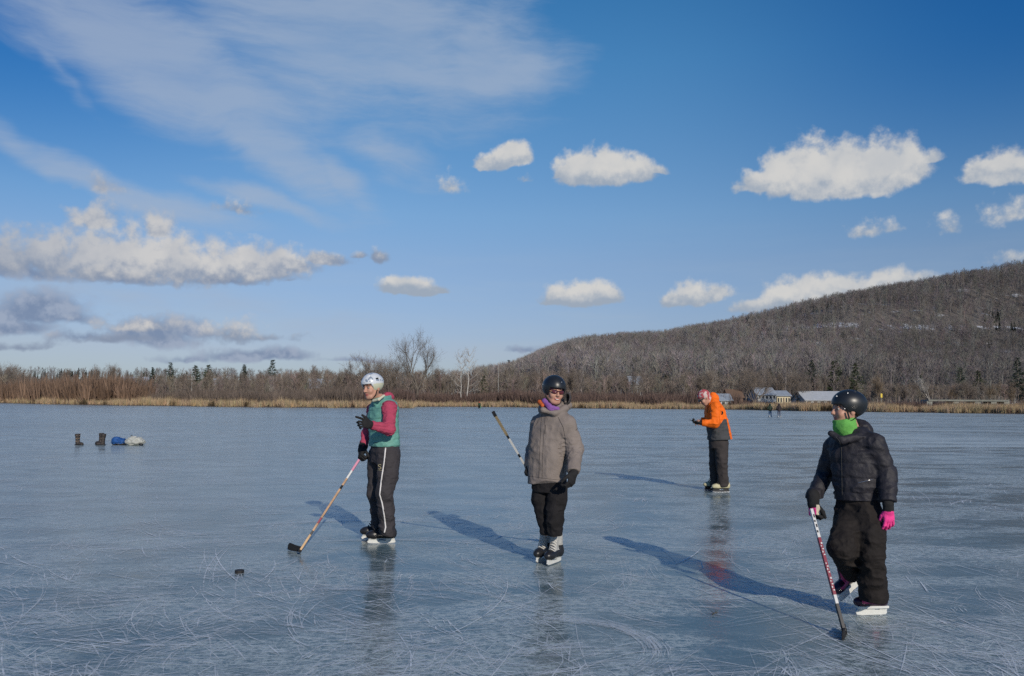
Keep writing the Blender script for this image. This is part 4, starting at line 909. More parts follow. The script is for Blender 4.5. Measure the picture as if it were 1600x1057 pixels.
def trfold(P): return (folds(.10, .012, 21, (1, 1, 1.5))(P) + folds(.045, .006, 25, (1, 1, 1.8))(P)) * np.interp(P[:, 2], [0, .1, .55, .95, 1.1], [.9, 1.3, 1.2, .7, .5])
S.disp(trfold); S.cut(at(604, 836.5, 8.2), (-.2, 0, -1)); S.cut(at(600, 692, 8.3), (0, 0, 1))
trA = S.mesh('trousers', .006, [M_['track']], rA)
seam('stripe', trA, [(602.5, 700), (600, 725), (596, 750), (593.5, 773), (597, 786), (600.5, 806), (602.5, 824), (600.5, 833)], .0075, M_['white'], rA, .001, 8, .4)
seam('emblem', trA, [(595.5, 727), (593.3, 725.7), (591.3, 727), (592, 729), (594.6, 730), (595.6, 732), (593.3, 733.6), (590.8, 732.6)], .0026, M_['gold'], rA, .001, 3)
seam('emblem', trA, [(589.5, 735.3), (597, 735.6)], .0014, M_['gold'], rA, .001, 4)
seam('hem_label', vestA, [(584, 692.5), (590, 692)], .003, M_['blk'], rA, .001, 3)
def hreg(P):
    q = LA.inv(P); n = noise3(q, .035, 4) + .5 * noise3(q, .017, 6); r = np.where((n > .86) & (q[:, 2] > .055), 1, 0); r[(q[:, 2] < .036) & (q[:, 1] < .06)] = 2; return r.astype(np.int32)
helmet(LA, rA, [M_['whelm'], M_['greym'], M_['cream']], r=(.101, .124, .104), ctr=(0, -.008, .046), front=.040, back=-.055, flap=-.062, region=hreg,
       vents=[((s * .045, .075, .115), (.010, .030, .012)) for s in (-1, 1)] + [((s * .088, .0, .085), (.012, .026, .009)) for s in (-1, 1)] + [((s * .05, -.02, .147), (.009, .030, .012)) for s in (-1, 1)])
q = MB(); q.tube([Vector(LA(.084, .018, -.03)), Vector(LA(.066, .030, -.08)), Vector(LA(.02, .055, -.118)), Vector(LA(-.02, .055, -.118)), Vector(LA(-.066, .030, -.08)), Vector(LA(-.084, .018, -.03))], .006, 6); q.build('chin_strap', M_['blk'], rA)
glove(wrL, A3(at(556, 657.5, 7.72)) - A3(wrL), (-.15, -.93, .32), rA, [M_['blk']], 1.10, curl=(38, 62, 40), index=(2, 6, 6), thumb=(.50, .85, .05), tcurl=8)
gA, LgA = glove(wrR, A3(at(560, 724, 8.28)) - A3(wrR), (-.75, -.55, .1), rA, [M_['blk']], 1.18, curl=(62, 78, 45), thumb=(.55, .75, -.5), tcurl=30, cuff=(.05, .042, .036), mirror=True)
def breg(q): return np.where((q[:, 2] < .012), 1, 0).astype(np.int32)
skate(ground_at(617.5, 849.5), (-.985, -.17, 0), (0, 0, 1), rA, [M_['bplast']], M_['hold'], M_['cuffk'], 1.05, 1.0, shaft=.20)
skate(ground_at(607, 843), (-.985, -.17, 0), (0, 0, 1), rA, [M_['bplast']], M_['hold'], M_['cuffk'], 1.05, 1.0, shaft=.20)
st, _ = stick('hockey_stick', 'worn wooden hockey stick with pink grip held by the green-vested skater', (at(561, 719, 8.24), at(469.5, 860, 7.72)), [(0, .13, M_['pinkt'], 1.1), (.13, .22, M_['wht'], 1), (.22, .30, M_['wood'], 1), (.30, .34, M_['tape'], 1), (.34, .66, M_['wood'], 1), (.66, .72, M_['red'], 1), (.72, .80, M_['wood'], 1), (.80, .84, M_['bpaint'], 1), (.84, 1, M_['woodl'], 1.02)], A3(ground_at(470, 864)) + (0, 0, .004), A3(ground_at(447, 860.5)) + (0, 0, .004), M_['tape'])
# ================================================================== B: woman in the taupe jacket
rB = person(858, 880, 'smiling woman in taupe jacket, black helmet and red sunglasses standing in the middle')
fB = (-.36, -.93, 0)
LB = Loc(at(865.5, 611.5, 7.28), frame((.34, -.93, -.10), (.10, 0, 1)), 1.0)
bL, bLe, bLw = at(887, 665, 7.24), at(898.5, 702, 7.22), at(896, 737, 7.05)
bR, bRe, bRw = at(842, 662, 7.40), at(832, 702, 7.50), at(827.5, 727, 7.42)
blh, blk_, bla = at(845, 762, 7.36), at(847.5, 797, 7.34), at(853, 832, 7.32)
brh, brk, bra = at(870, 762, 7.30), at(867.5, 797, 7.24), at(867.5, 834, 7.24)
body(rB, LB, at(864, 640, 7.32), at(858, 750, 7.33), [(bL, bLe, bLw), (bR, bRe, bRw)], [(blh, blk_, bla), (brh, brk, bra)], at(860, 700, 7.32), fB)
S = Sdf(); S.loft([(at(855, 757, 7.33), .178, .150), (at(856, 725, 7.33), .180, .145), (at(859, 695, 7.33), .185, .142), (at(862, 668, 7.33), .185, .130), (at(865, 652, 7.34), .150, .105), (at(865, 641, 7.34), .090, .085)], fB, .03)
S.cap(at(868, 655, 7.32), bL, .085, .074, .06); S.cap(at(862, 655, 7.34), bR, .08, .066, .05); S.cap(bL, bLe, .076, .072, .03); S.cap(bLe, bLw, .072, .054, .014); S.cap(bR, bRe, .066, .060, .02); S.cap(bRe, bRw, .06, .048, .014); S.cap(at(866, 652, 7.33), at(866, 642, 7.33), .10, .085, .04); S.cap(at(848, 641, 7.22), at(866, 646, 7.20), .020, .020, .02); S.cap(at(866, 646, 7.20), at(884, 638, 7.28), .020, .026, .02)
S.cap(at(848, 641, 7.22), at(848, 640, 7.40), .026, .034, .02); S.ell(at(882, 634, 7.42), (.070, .07, .050), None, .03); S.cap(at(850, 640, 7.45), at(880, 634, 7.46), .05, .05, .03)
def jf(P):
    base = folds(.11, .012, 31, (1, 1, .7))(P) + folds(.05, .006, 39, (1, 1, .8))(P)
    arm = np.clip((np.linalg.norm(P - A3(bLe), axis=1) < .16) * 1.0, 0, 1); return base + arm * (folds(.045, .012, 33, (1, 1, 2.2))(P)) * .8
S.disp(jf); S.cut(at(855, 753.5, 7.33), (.10, 0, -1)); S.cut(A3(bLw) + (0, 0, -.012), A3(bLw) - A3(bLe)); 
jB = S.mesh('jacket', .0062, [M_['jack']], rB)
for nm, uv, r in (('zip', [(846.5, 648), (845, 670), (843.5, 700), (842.5, 730), (842, 748)], .0020), ('storm_flap', [(852, 650), (849.5, 680), (848, 710), (847, 749)], .0016), ('chest_pocket', [(852.5, 664), (851.5, 678)], .0026), ('side_pocket', [(881.5, 713), (880, 740)], .0022),
   ('sleeve_emblem', [(899.5, 673), (902.5, 669.5), (905.5, 673)], .0028), ('hem_seam', [(826, 744), (845, 747), (860, 749), (882, 751)], .0014), ('raglan_seam', [(872, 652), (880, 668), (884, 690), (885, 705)], .0020), ('raglan_seam', [(845, 652), (835, 668)], .0016)):
    seam(nm, jB, uv, r, M_['jackd'], rB, .0006, 8)
S = Sdf(); S.ell(at(886.5, 624, 7.36), (.034, .05, .062), frame((0, -1, 0), (.2, 0, 1)), .01); S.ell(at(885.5, 623, 7.33), (.022, .05, .045), frame((0, -1, 0), (.2, 0, 1)), .006, sub=True); S.disp(folds(.04, .006, 36)); S.mesh('hood', .005, [M_['jackd']], rB)
S = Sdf(); S.cap(at(852, 628.5, 7.25), at(860, 637.5, 7.20), .026, .026, .02); S.cap(at(860, 638, 7.2), at(872, 639, 7.22), .024, .018, .02); S.cap(at(852, 628, 7.27), at(852, 632, 7.38), .03, .04, .03); S.disp(folds(.03, .005, 41)); S.mesh('neck_gaiter', .005, [M_['purple']], rB)
S = Sdf(); S.cap(at(843.5, 629, 7.28), at(847.5, 634, 7.22), .024, .018, .02); S.mesh('collar_lining', .005, [M_['orangel']], rB)
S = Sdf(); S.loft([(at(857, 748, 7.33), .165, .125), (at(858, 768, 7.33), .150, .115)], fB, .05)
S.limb([blh, at(844.5, 780, 7.35), blk_, at(850, 815, 7.33), bla], (.076, .080, .068, .062, .050), .015); S.limb([brh, at(871, 780, 7.26), brk, at(867, 815, 7.23), bra], (.095, .090, .080, .076, .062), .015)
S.disp(lambda P: (folds(.09, .012, 51, (1, 1, 1.6))(P) + folds(.045, .007, 55, (1, 1, 1.6))(P)) * np.interp(P[:, 2], [.2, .3, .7], [1.4, 1.1, .6])); S.cut(at(860, 836, 7.3), (.05, 0, -1)); S.mesh('trousers', .006, [M_['blkp']], rB)
hB = helmet(LB, rB, [M_['bhelm']], r=(.106, .126, .110), ctr=(0, -.010, .038), front=.034, back=-.055, flap=-.070)
for uv in ((877.5, 597.5), (856.8, 582.3), (848.5, 600.8)):
    p = surf(hB, [uv], .001)
    if p: q = MB(); q.tube([p[0] + Vector((0, .003, 0)), p[0] - Vector((0, .004, 0))], .0038, 8); q.build('rivet', M_['steel'], hB)
S = Sdf(); S.ell(LB(0, -.005, .026), (.084, .099, .032), LB.M, .01); S.mesh('headband', .005, [M_['plum']], rB)
for s in (-1, 1):
    q = Sdf(); q.ell(LB(s * .032, .099, .000), (.027, .007, .019), frame(np.array(LB.M[1]) + s * .25 * LB.M[0], LB.M[2]), .0); q.mesh('lens', .0035, [M_['lens']], rB)
q = MB(); q.tube([Vector(LB(-.076, .02, .008)), Vector(LB(-.058, .088, .010)), Vector(LB(-.03, .106, .014)), Vector(LB(0, .110, .008)), Vector(LB(.03, .106, .014)), Vector(LB(.058, .088, .010)), Vector(LB(.076, .02, .008))], .0032, 6); q.build('sunglasses_frame', M_['frame'], rB)
q = MB(); q.tube([Vector(LB(-.019, .094, -.060)), Vector(LB(-.010, .0985, -.0655)), Vector(LB(0, .0995, -.067)), Vector(LB(.010, .0985, -.0655)), Vector(LB(.019, .094, -.060))], [.001, .0035, .004, .0035, .001], 6); q.build('teeth', M_['teeth'], rB)
q = MB(); q.tube([Vector(LB(s * .088, .02, -.045)) for s in (-1,)] + [Vector(LB(-.05, .05, -.105)), Vector(LB(0, .065, -.128)), Vector(LB(.05, .05, -.105)), Vector(LB(.088, .02, -.045))], .006, 6); q.build('chin_strap', M_['blk'], rB)
glove(A3(bLw) + (0, -.005, -.012), (-.22, -.25, -.94), (.75, -.62, .1), rB, [M_['blk']], 1.10, curl=(38, 45, 30), thumb=(.6, .75, -.35), tcurl=20, cuff=(.03, .036, .034))
glove(A3(bRw) + (0, -.01, -.005), (-.35, -.35, -.87), (-.80, .25, -.1), rB, [M_['blk']], 1.04, curl=(65, 80, 40), thumb=(.55, .75, -.5), mirror=True)
def bootB(q): r = np.zeros(len(q), np.int32); r[(q[:, 0] > .185) | (q[:, 2] < .028) | ((q[:, 0] < .10) & (q[:, 2] < .11) & (np.abs(q[:, 1]) > .02)) | ((np.abs(q[:, 1]) > .032) & (q[:, 0] > .10) & (q[:, 2] < .07))] = 1; return r
for u, v in ((857.5, 873.5), (876, 877.5)):
    skate(ground_at(u, v), (-.50, -.86, 0) if u > 860 else (-.46, -.88, 0), (0, 0, 1), rB, [M_['silver'], M_['bplast']], M_['hold'], M_['lace'], 1.0, 1.0, bootB, .29)
st, _ = stick('hockey_stick', 'black and white hockey stick tucked behind the woman in taupe, taped end up', (at(771, 645, 6.98), at(869, 809, 7.95)), [(0, .022, M_['tape'], 1.5), (.022, .19, M_['tapet'], 1.25), (.19, .22, M_['bpaint'], 1), (.22, .36, M_['wht'], 1), (.36, .39, M_['bpaint'], 1), (.39, .60, M_['wht'], 1), (.60, .64, M_['red'], 1), (.64, 1, M_['bpaint'], 1)], at(869, 812, 7.97), at(868, 828, 8.15), M_['tape'], upv=(.5, .2, .8))
# ================================================================== C: man in orange looking at his phone
rC = person(1120, 767, 'man in orange and grey jacket standing bent over a phone in his hands')
fC = (-1, -.08, 0)
LC = Loc(at(1100.5, 621.5, 13.35), frame((-.78, -.10, -.62), (-.62, 0, .78)), 1.04)
cL, cLe, cLw = at(1118, 637, 13.16), at(1117.5, 662, 13.08), at(1096.5, 661, 13.12)
cR, cRe, cRw = at(1113, 638, 13.58), at(1107, 660, 13.62), at(1097, 657.5, 13.42)
c1 = [at(1117, 694, 13.48), at(1116.5, 725, 13.46), at(1117.5, 757, 13.48)]; c2 = [at(1127, 694, 13.30), at(1128, 724, 13.26), at(1130, 758, 13.30)]
handL = Loc(cRw, np.array([[-.2, -.95, .2], [-.95, .2, -.15], [0.1, .25, .95]]), 1.0); y_ = nz((-.95, -.35, -.05)); z_ = nz((0, -.3, 1)); z_ = nz(z_ - y_ * (z_ @ y_)); handL.M = np.array([-np.cross(y_, z_), y_, z_])
body(rC, LC, at(1109, 628, 13.36), at(1122, 688, 13.38), [(cL, cLe, cLw), (cR, cRe, cRw)], [c1, c2], at(1118, 655, 13.37), fC, extra=lambda S: hand(S, handL, curl=(30, 45, 30), index=(10, 20, 15), rf=.009, palm=.016))
S = Sdf(); S.loft([(at(1125, 690, 13.38), .205, .188), (at(1122.5, 672, 13.38), .20, .182), (at(1119, 655, 13.38), .205, .178), (at(1117, 642, 13.38), .200, .160), (at(1115, 631, 13.38), .155, .110), (at(1113, 621, 13.38), .078, .070)], fC, .03)
S.limb([cL, cLe, cLw], (.090, .074, .052), .02); S.limb([cR, cRe, cRw], (.080, .066, .050), .02); S.cap(at(1107.5, 628, 13.36), at(1114, 618, 13.36), .045, .05, .02); S.cap(at(1113, 616.5, 13.36), at(1118, 622, 13.40), .032, .06, .02)
S.cap(at(1124, 640, 13.38), at(1139.5, 688, 13.38), .06, .045, .04)
S.disp(folds(.09, .016, 61, (1, 1, 1.6))); S.cut(at(1120, 687.5, 13.38), (.06, 0, -1)); S.cut(cLw, A3(cLw) - A3(cLe))
k0 = A3(at(1000, 0, 13.4)); 
def regC(P):                            # grey lower panel with a wedge up to the armpit, orange back and sleeves
    u_ = 800 + FPX * P[:, 0] / P[:, 1]; v_ = 629.5 - FPX * (P[:, 2] - CAM_H) / P[:, 1]; arm = np.zeros(len(P), bool)
    for a, b_, r in ((cL, cLe, .098), (cLe, cLw, .082), (cR, cRe, .09), (cRe, cRw, .075)):
        a, b_ = A3(a), A3(b_); ba = b_ - a; h = np.clip(((P - a) @ ba) / (ba @ ba), 0, 1); arm |= np.linalg.norm(P - a - h[:, None] * ba, axis=1) < r + .008
    x = P[:, 0] - at(1128, 655, 13.38).x; z = P[:, 2]; zt = at(1128, 655, 13.3).z; zb = at(1128, 668, 13.3).z
    back = x > .035 + .19 * (zt - z); wedge = z < zt - np.clip((-.02 - x) * 1.3, 0, (zt - zb)) ; r = (wedge & ~back & ~(arm & (z > at(0, 671, 13.1).z))); return r.astype(np.int32)
jC = S.mesh('jacket', .0075, [M_['orange'], M_['greyp']], rC, regC)
seam('sleeve_emblem', jC, [(1127.5, 643), (1129, 645.5), (1127.5, 648)], .014, M_['blk'], rC, .0, 3); seam('front_zip', jC, [(1109, 626), (1106.5, 634), (1105.5, 645)], .006, M_['blk'], rC, .0, 4)
S = Sdf(); S.loft([(at(1122, 682, 13.38), .17, .165), (at(1122.5, 700, 13.38), .165, .150)], fC, .05); S.limb(c1, (.098, .084, .076), .015); S.limb(c2, (.108, .094, .086), .015); S.disp(folds(.11, .018, 71, (1, 1, 1.4))); S.cut(at(1124, 760, 13.4), (.1, 0, -1)); trC = S.mesh('trousers', .0075, [M_['brownp']], rC)
def bufr(P): q = LC.inv(P); n = noise3(q, .028, 9); return ((n > .56)).astype(np.int32)
S = Sdf(); S.ell(LC(0, -.012, .034), np.array((.086, .104, .094)) * LC.k, LC.M, .02); S.cap(LC(0, -.03, -.02), LC(0, -.045, -.06), .078, .062, .03); S.add_post(lambda d, P: np.maximum(d, (np.interp(LC.inv(P)[:, 1], [-.02, .05, .08], [-.09, .020, .034]) - LC.inv(P)[:, 2]))); S.disp(folds(.05, .006, 75)); S.mesh('headscarf', .006, [M_['buff'], M_['buffw']], rC, bufr)
q = MB(); q.tube([Vector(LC(-.075, .02, .006)), Vector(LC(-.055, .088, .006)), Vector(LC(0, .112, .004)), Vector(LC(.055, .088, .006)), Vector(LC(.075, .02, .006))], [.004, .014, .010, .014, .004], 8); q.build('sunglasses', M_['bplast'], rC)
glove(cLw, (-.97, .10, -.12), (-.1, .15, -1), rC, [M_['blk']], 1.12, curl=(30, 45, 35), thumb=(.6, .7, -.3))
p = at(1083.5, 658.5, 13.16); o = tag(MB(), None) if False else None
q = MB(); d_ = Matrix((nz((-.90, .05, .32)), nz((.05, .99, .05)), np.cross(nz((-.90, .05, .32)), nz((.05, .99, .05))))).transposed(); q.box(p, (.150, .075, .010), d_)
ph = q.build('phone', M_['phone'], None, bevel=.003); tag(ph, 'black phone held out in the hands of the man in orange', 'phone')
def bootC(q): r = np.zeros(len(q), np.int32); r[(q[:, 2] < .012)] = 1; return r
skate(ground_at(1139.5, 769.3), (-.99, -.12, 0), (0, 0, 1), rC, [M_['beige'], M_['bplast']], M_['bplast'], M_['cuffk'], 1.05, 1.0, bootC, .24)
skate(ground_at(1126, 766), (-.99, -.10, 0), (0, 0, 1), rC, [M_['beige'], M_['bplast']], M_['bplast'], M_['cuffk'], 1.05, 1.0, bootC, .24)
# ================================================================== D: child in the black down jacket
rD = person(1355, 955, 'child in black puffer jacket, black helmet and lime green neck warmer, pink gloves')
fD = (-.62, -.78, 0)
LD = Loc(at(1323.5, 640.5, 5.66), frame((-.995, -.06, .03), (0, 0, 1)), .97)
dL, dLe, dLw = at(1367, 694, 5.52), at(1385, 739, 5.50), at(1388, 787, 5.40)
dR, dRe, dRw = at(1303, 697, 5.76), at(1288, 742, 5.82), at(1269, 783, 5.68)
d1 = [at(1354, 800, 5.55), at(1361, 868, 5.46), at(1364.5, 930, 5.52)]; d2 = [at(1328, 800, 5.66), at(1315.5, 856, 5.46), at(1332, 891, 5.72)]
body(rD, LD, at(1329, 672, 5.68), at(1341, 786, 5.62), [(dL, dLe, dLw), (dR, dRe, dRw)], [d1, d2], at(1336, 730, 5.64), fD, slim=.82)
eyes(LD, rD, M_['iris'])
S = Sdf(); S.loft([(at(1340, 783, 5.62), .142, .128), (at(1340, 758, 5.62), .150, .134), (at(1336, 728, 5.63), .152, .132), (at(1334, 704, 5.64), .158, .126), (at(1335, 688, 5.65), .135, .105), (at(1331, 674, 5.66), .082, .082)], fD, .022, (.098, .008, .02))
S.cap(at(1342, 688, 5.62), dL, .085, .064, .05); S.cap(dL, dLe, .063, .062, .035, (.085, .005)); S.cap(dLe, dLw, .062, .050, .012, (.085, .006)); S.cap(at(1325, 690, 5.68), dR, .08, .058, .05); S.cap(dR, dRe, .058, .055, .03, (.085, .005)); S.cap(dRe, dRw, .055, .046, .010, (.085, .006)); S.cap(at(1347, 668, 5.72), at(1356, 684, 5.70), .050, .045, .03); S.cap(at(1336, 664, 5.74), at(1350, 672, 5.70), .042, .050, .03); S.cap(at(1298, 678, 5.56), at(1316, 689, 5.52), .018, .022, .02); S.cap(at(1316, 689, 5.52), at(1344, 682, 5.54), .022, .034, .02)
S.disp(lambda P: folds(.045, .006, 81, (1, 1, 1.2))(P) + folds(.10, .008, 82, (1, 1, 1.8))(P)); S.cut(at(1340, 780, 5.62), (.03, 0, -1)); S.cut(A3(dLw) + (0, 0, .004), A3(dLw) - A3(dLe)); S.cut(dRw, A3(dRw) - A3(dRe))
jD = S.mesh('jacket', .0052, [M_['navy']], rD)
seam('zip', jD, [(1305, 682), (1312, 690), (1314.5, 700), (1315, 720), (1315.5, 750), (1316, 774)], .0024, M_['cuffk'], rD, .0006, 10); seam('pocket_zip', jD, [(1341, 754.5), (1355, 751.5), (1366, 748.5)], .0016, M_['steel'], rD, .0006, 8)
S = Sdf(); S.cap(LD(0, .015, -.070), at(1320, 667, 5.64), .068, .070, .03, (.024, .004)); S.cap(at(1320, 668, 5.64), at(1325, 679, 5.62), .068, .056, .03, (.024, .004)); S.ell(LD(0, .042, -.088), np.array((.054, .058, .030)), LD.M, .02); S.disp(folds(.05, .005, 85, (1, 1, 2))); S.add_post(lambda d, P: np.maximum(d, LD.inv(P)[:, 2] - np.interp(LD.inv(P)[:, 1], [-.05, .1], [-.045, -.082]))); S.mesh('neck_warmer', .005, [M_['green']], rD)
S = Sdf(); S.loft([(at(1341, 776, 5.62), .135, .118), (at(1341, 800, 5.62), .140, .120)], fD, .05); S.limb([d1[0], at(1360, 838, 5.48), d1[1], at(1362.5, 905, 5.5), d1[2]], (.100, .092, .084, .084, .088), .02); S.limb([d2[0], at(1323, 830, 5.54), d2[1], d2[2]], (.092, .088, .084, .080), .03)
S.disp(lambda P: folds(.085, .015, 91, (1, 1, 1.4))(P) + folds(.04, .007, 95, (1, 1, 1.6))(P)); S.cut(at(1364, 941, 5.5), (-.1, 0, -1)); S.cut(A3(d2[2]) + (A3(d2[2]) - A3(d2[1])) * .28, A3(d2[2]) - A3(d2[1])); trD = S.mesh('trousers', .0055, [M_['ski']], rD)
hD = helmet(LD, rD, [M_['bhelm']], r=(.104, .128, .104), ctr=(0, -.018, .044), front=.036, back=-.060, flap=-.022, vents=[((s * .05, .06, .130), (.007, .014, .012)) for s in (-1, 1)] + [((s * .05, -.04, .135), (.007, .016, .012)) for s in (-1, 1)])
for uv in ((1307.5, 619.5), (1324.5, 614.8), (1340.5, 653.5), (1320, 638.5)):
    p = surf(hD, [uv], .001)
    if p: q = MB(); q.tube([p[0] + Vector((0, .003, 0)), p[0] - Vector((0, .004, 0))], .0042, 8); q.build('rivet', M_['steel'], hD)
for s in (-1, 1):
    q = MB(); q.tube([Vector(LD(s * .086, .040, -.012)), Vector(LD(s * .085, .026, -.06)), Vector(LD(s * .070, .035, -.098)), Vector(LD(s * .015, .070, -.128))], .0065, 6, squash=.4); q.tube([Vector(LD(s * .088, -.045, -.040)), Vector(LD(s * .089, .0, -.072)), Vector(LD(s * .080, .030, -.085))], .006, 6, squash=.4); q.build('strap', M_['blk'], rD)
def gl(q): return np.where(q[:, 1] > .012, 0, 1).astype(np.int32)
glove(A3(dLw) + (0, 0, -.040), (.02, -.05, -1), (.10, -1, .05), rD, [M_['hot'], M_['blk']], .88, curl=(16, 24, 20), thumb=(.5, .85, -.5), region=gl, cuff=(.055, .040, .036), splay=6)
def gr(q): return np.where((q[:, 2] > .008) & (q[:, 1] > .04), 0, np.where((q[:, 2] < .008) & (q[:, 2] > -.012) & (q[:, 1] > .02) & (q[:, 1] < .085) & (np.abs(q[:, 0]) > .028), 2, 1)).astype(np.int32)
glove(A3(dRw) + (0, -.02, -.010), (-.12, -.30, -.95), (-.93, -.30, .1), rD, [M_['hot'], M_['blk'], M_['grip']], 1.05, curl=(64, 80, 45), thumb=(.5, .8, -.5), region=gr, cuff=(.05, .042, .036), mirror=True)
def bootD(q): r = np.zeros(len(q), np.int32); r[(q[:, 2] < .020)] = 0; r[(q[:, 2] > .030) & (q[:, 0] > .09) & (q[:, 0] < .235) & (np.abs(q[:, 1]) > .010) & ((q[:, 2] < .052) | (q[:, 0] < .17))] = 1; return r
skate(ground_at(1384.5, 961.5), (-.99, -.12, 0), (0, 0, 1), rD, [M_['purpb'], M_['pinkb']], M_['hold'], None, .83, 1.35, bootD, .18, windows=False, hth=.018, tall=.060)
f2 = nz((-.76, -.30, -.50)); u2 = nz((-.42, -.15, .88))
skate(A3(at(1345.5, 912, 5.86)), f2, u2, rD, [M_['purpb'], M_['pinkb']], M_['hold'], None, .83, 1.35, bootD, .18, windows=False, hth=.018, tall=.060)
pa, pb = at(1267.5, 796, 5.56), at(1319, 987, 5.16)
st, MM = stick('hockey_stick', 'red, white and black hockey stick with taped blade held by the child in black', (pa, pb), [(0, .25, M_['wht'], 1), (.25, .72, M_['red'], 1), (.72, .79, M_['wht'], 1), (.79, 1, M_['bpaint'], 1)], A3(ground_at(1320, 988)) + (0, 0, .004), A3(ground_at(1324, 1003.5)) + (0, 0, .004), M_['tape'], height=.055, marks=[(.065, .03, .002, .010, M_['bpaint']), (.11, .016, -.002, .012, M_['bpaint']), (.15, .028, .002, .010, M_['bpaint']), (.20, .02, -.002, .012, M_['bpaint'])] + [(.30 + i * .024, .010 if i % 3 else .015, .003 * (-1) ** i, .007 if i % 2 else .010, M_['wht']) for i in range(17) if i not in (5, 6, 11)])
# ------------------------------------------------------------------ things lying on the ice
rubber = mat("brown black boot rubber", (.035, .028, .024), .6, noise_amt=.25, nscale=30); bootlace = mat("boot buckle", (.28, .20, .14), .6)
def snow_boot(u, v, face, label, h=.36, grp=None):
    p = ground_at(u, v); o = empty('winter_boot', (p.x, p.y, 0), label, 'boot', grp); f = nz(face)
    L = Loc((p.x, p.y, 0), np.array([f, np.cross((0, 0, 1), f), (0, 0, 1)]), 1.0); S = Sdf()
    S.cap(L(.0, 0, .07), L(-.01, 0, h), .058, .072, .03); S.cap(L(.0, 0, .055), L(.15, 0, .045), .055, .050, .03); S.cut(L(0, 0, h), (0, 0, 1)); S.cut(L(0, 0, .02), (0, 0, -1)); S.disp(folds(.06, .008, 5))
    S.cap(L(-.01, 0, h - .05), L(-.01, 0, h), .076, .076, .01)
    S.mesh('upper', .008, [rubber], o)
    S = Sdf(); S.cap(L(-.03, 0, .02), L(.155, 0, .02), .060, .055, .0); S.cut(L(0, 0, .028), (0, 0, 1)); S.cut(L(0, 0, .001), (0, 0, -1)); S.mesh('sole', .006, [M_['bplast']], o)
    q = MB()
    for i in range(3):
        z = .13 + .085 * i; q.tube([Vector(L(.045 - .01 * i, -.055, z)), Vector(L(.068, 0, z + .01)), Vector(L(.045 - .01 * i, .055, z))], .008, 6)
        q.box(L(.0, -.068, z), (.03, .012, .022))
    q.build('buckle_straps', bootlace, o)
snow_boot(121, 696, (1, -.15, 0), 'dark winter boot standing alone at the far left of the ice')
snow_boot(160.5, 696, (-.96, -.25, 0), 'front boot of the dark pair standing left of the blue bag'); snow_boot(157.5, 694.6, (-.98, .2, 0), 'rear boot of the dark pair standing left of the blue bag', .365)
blue = fab("blue bag nylon", (.02, .085, .27), .6); canvas = fab("white canvas bag", (.42, .43, .39), .85, na=.2)
p = ground_at(185, 695.5); o = empty('blue_bag', (p.x, p.y, 0), 'crumpled bright blue bag lying between the boots and the white bag', 'bag')
S = Sdf(); S.ell((p.x, p.y, .11), (.225, .17, .125), None, .03); S.ell((p.x + .12, p.y, .09), (.14, .15, .10), None, .04); S.ell((p.x - .06, p.y - .03, .15), (.12, .12, .10), None, .04); S.disp(folds(.12, .035, 15)); S.cut((0, 0, .03), (0, 0, -1)); S.mesh('sack', .009, [blue], o)
S = Sdf(); S.ell((p.x + .04, p.y, .035), (.23, .17, .05), None); S.disp(folds(.06, .02, 16)); S.cut((0, 0, .002), (0, 0, -1)); S.mesh('base', .009, [M_['bplast']], o)
q = MB(); q.tube([(p.x + .18, p.y - .05, .13), (p.x + .25, p.y - .08, .17), (p.x + .31, p.y - .08, .12), (p.x + .27, p.y - .1, .06)], .016, 8); q.build('strap', M_['bplast'], o, True)
p = ground_at(211, 696); o = empty('canvas_bag', (p.x, p.y, 0), 'slumped white canvas bag lying right of the blue bag', 'bag')
S = Sdf(); S.ell((p.x, p.y, .10), (.31, .20, .11), None, .03); S.ell((p.x - .06, p.y, .17), (.17, .14, .10), None, .05); S.ell((p.x + .10, p.y, .16), (.14, .13, .08), None, .05); S.disp(folds(.14, .045, 25)); S.cut((0, 0, .003), (0, 0, -1)); S.mesh('sack', .009, [canvas], o)
q = MB(); q.tube([(p.x - .14, p.y - .02, .24), (p.x - .12, p.y - .03, .315), (p.x - .09, p.y - .03, .31), (p.x - .08, p.y, .22)], .012, 8); q.build('handle', M_['bplast'], o, True)
q = MB(); q.tube([(p.x + .2, p.y - .17, .03), (p.x + .27, p.y - .19, .035), (p.x + .33, p.y - .16, .02)], [.02, .03, .015], 8); q.build('strap', M_['bplast'], o, True)
# puck
p = ground_at(374, 896); m_ = MB(); R0 = .038; n = 40
prof = [(0, 0), (R0 - .002, 0), (R0, .002), (R0, .023), (R0 - .002, .0254), (R0 - .006, .0254), (R0 - .007, .0250), (0, .0250)]
vs = []; fs = []
for j in range(n):
    a = 2 * math.pi * j / n
    for r_, z in prof: kn = .0006 * (j % 2) if abs(r_ - R0) < 1e-6 else 0; vs.append((p.x + (r_ - kn) * math.cos(a), p.y + (r_ - kn) * math.sin(a), z + .002))
k = len(prof)
for j in range(n):
    for i in range(k - 1): fs.append((j * k + i, ((j + 1) % n) * k + i, ((j + 1) % n) * k + i + 1, j * k + i + 1))
m_._add(vs, fs); pk = m_.build('hockey_puck', mat("black puck rubber", (.016, .016, .017), .7, noise_amt=.3, nscale=80)); tag(pk, 'small black puck lying on the ice near the wooden stick', 'puck')
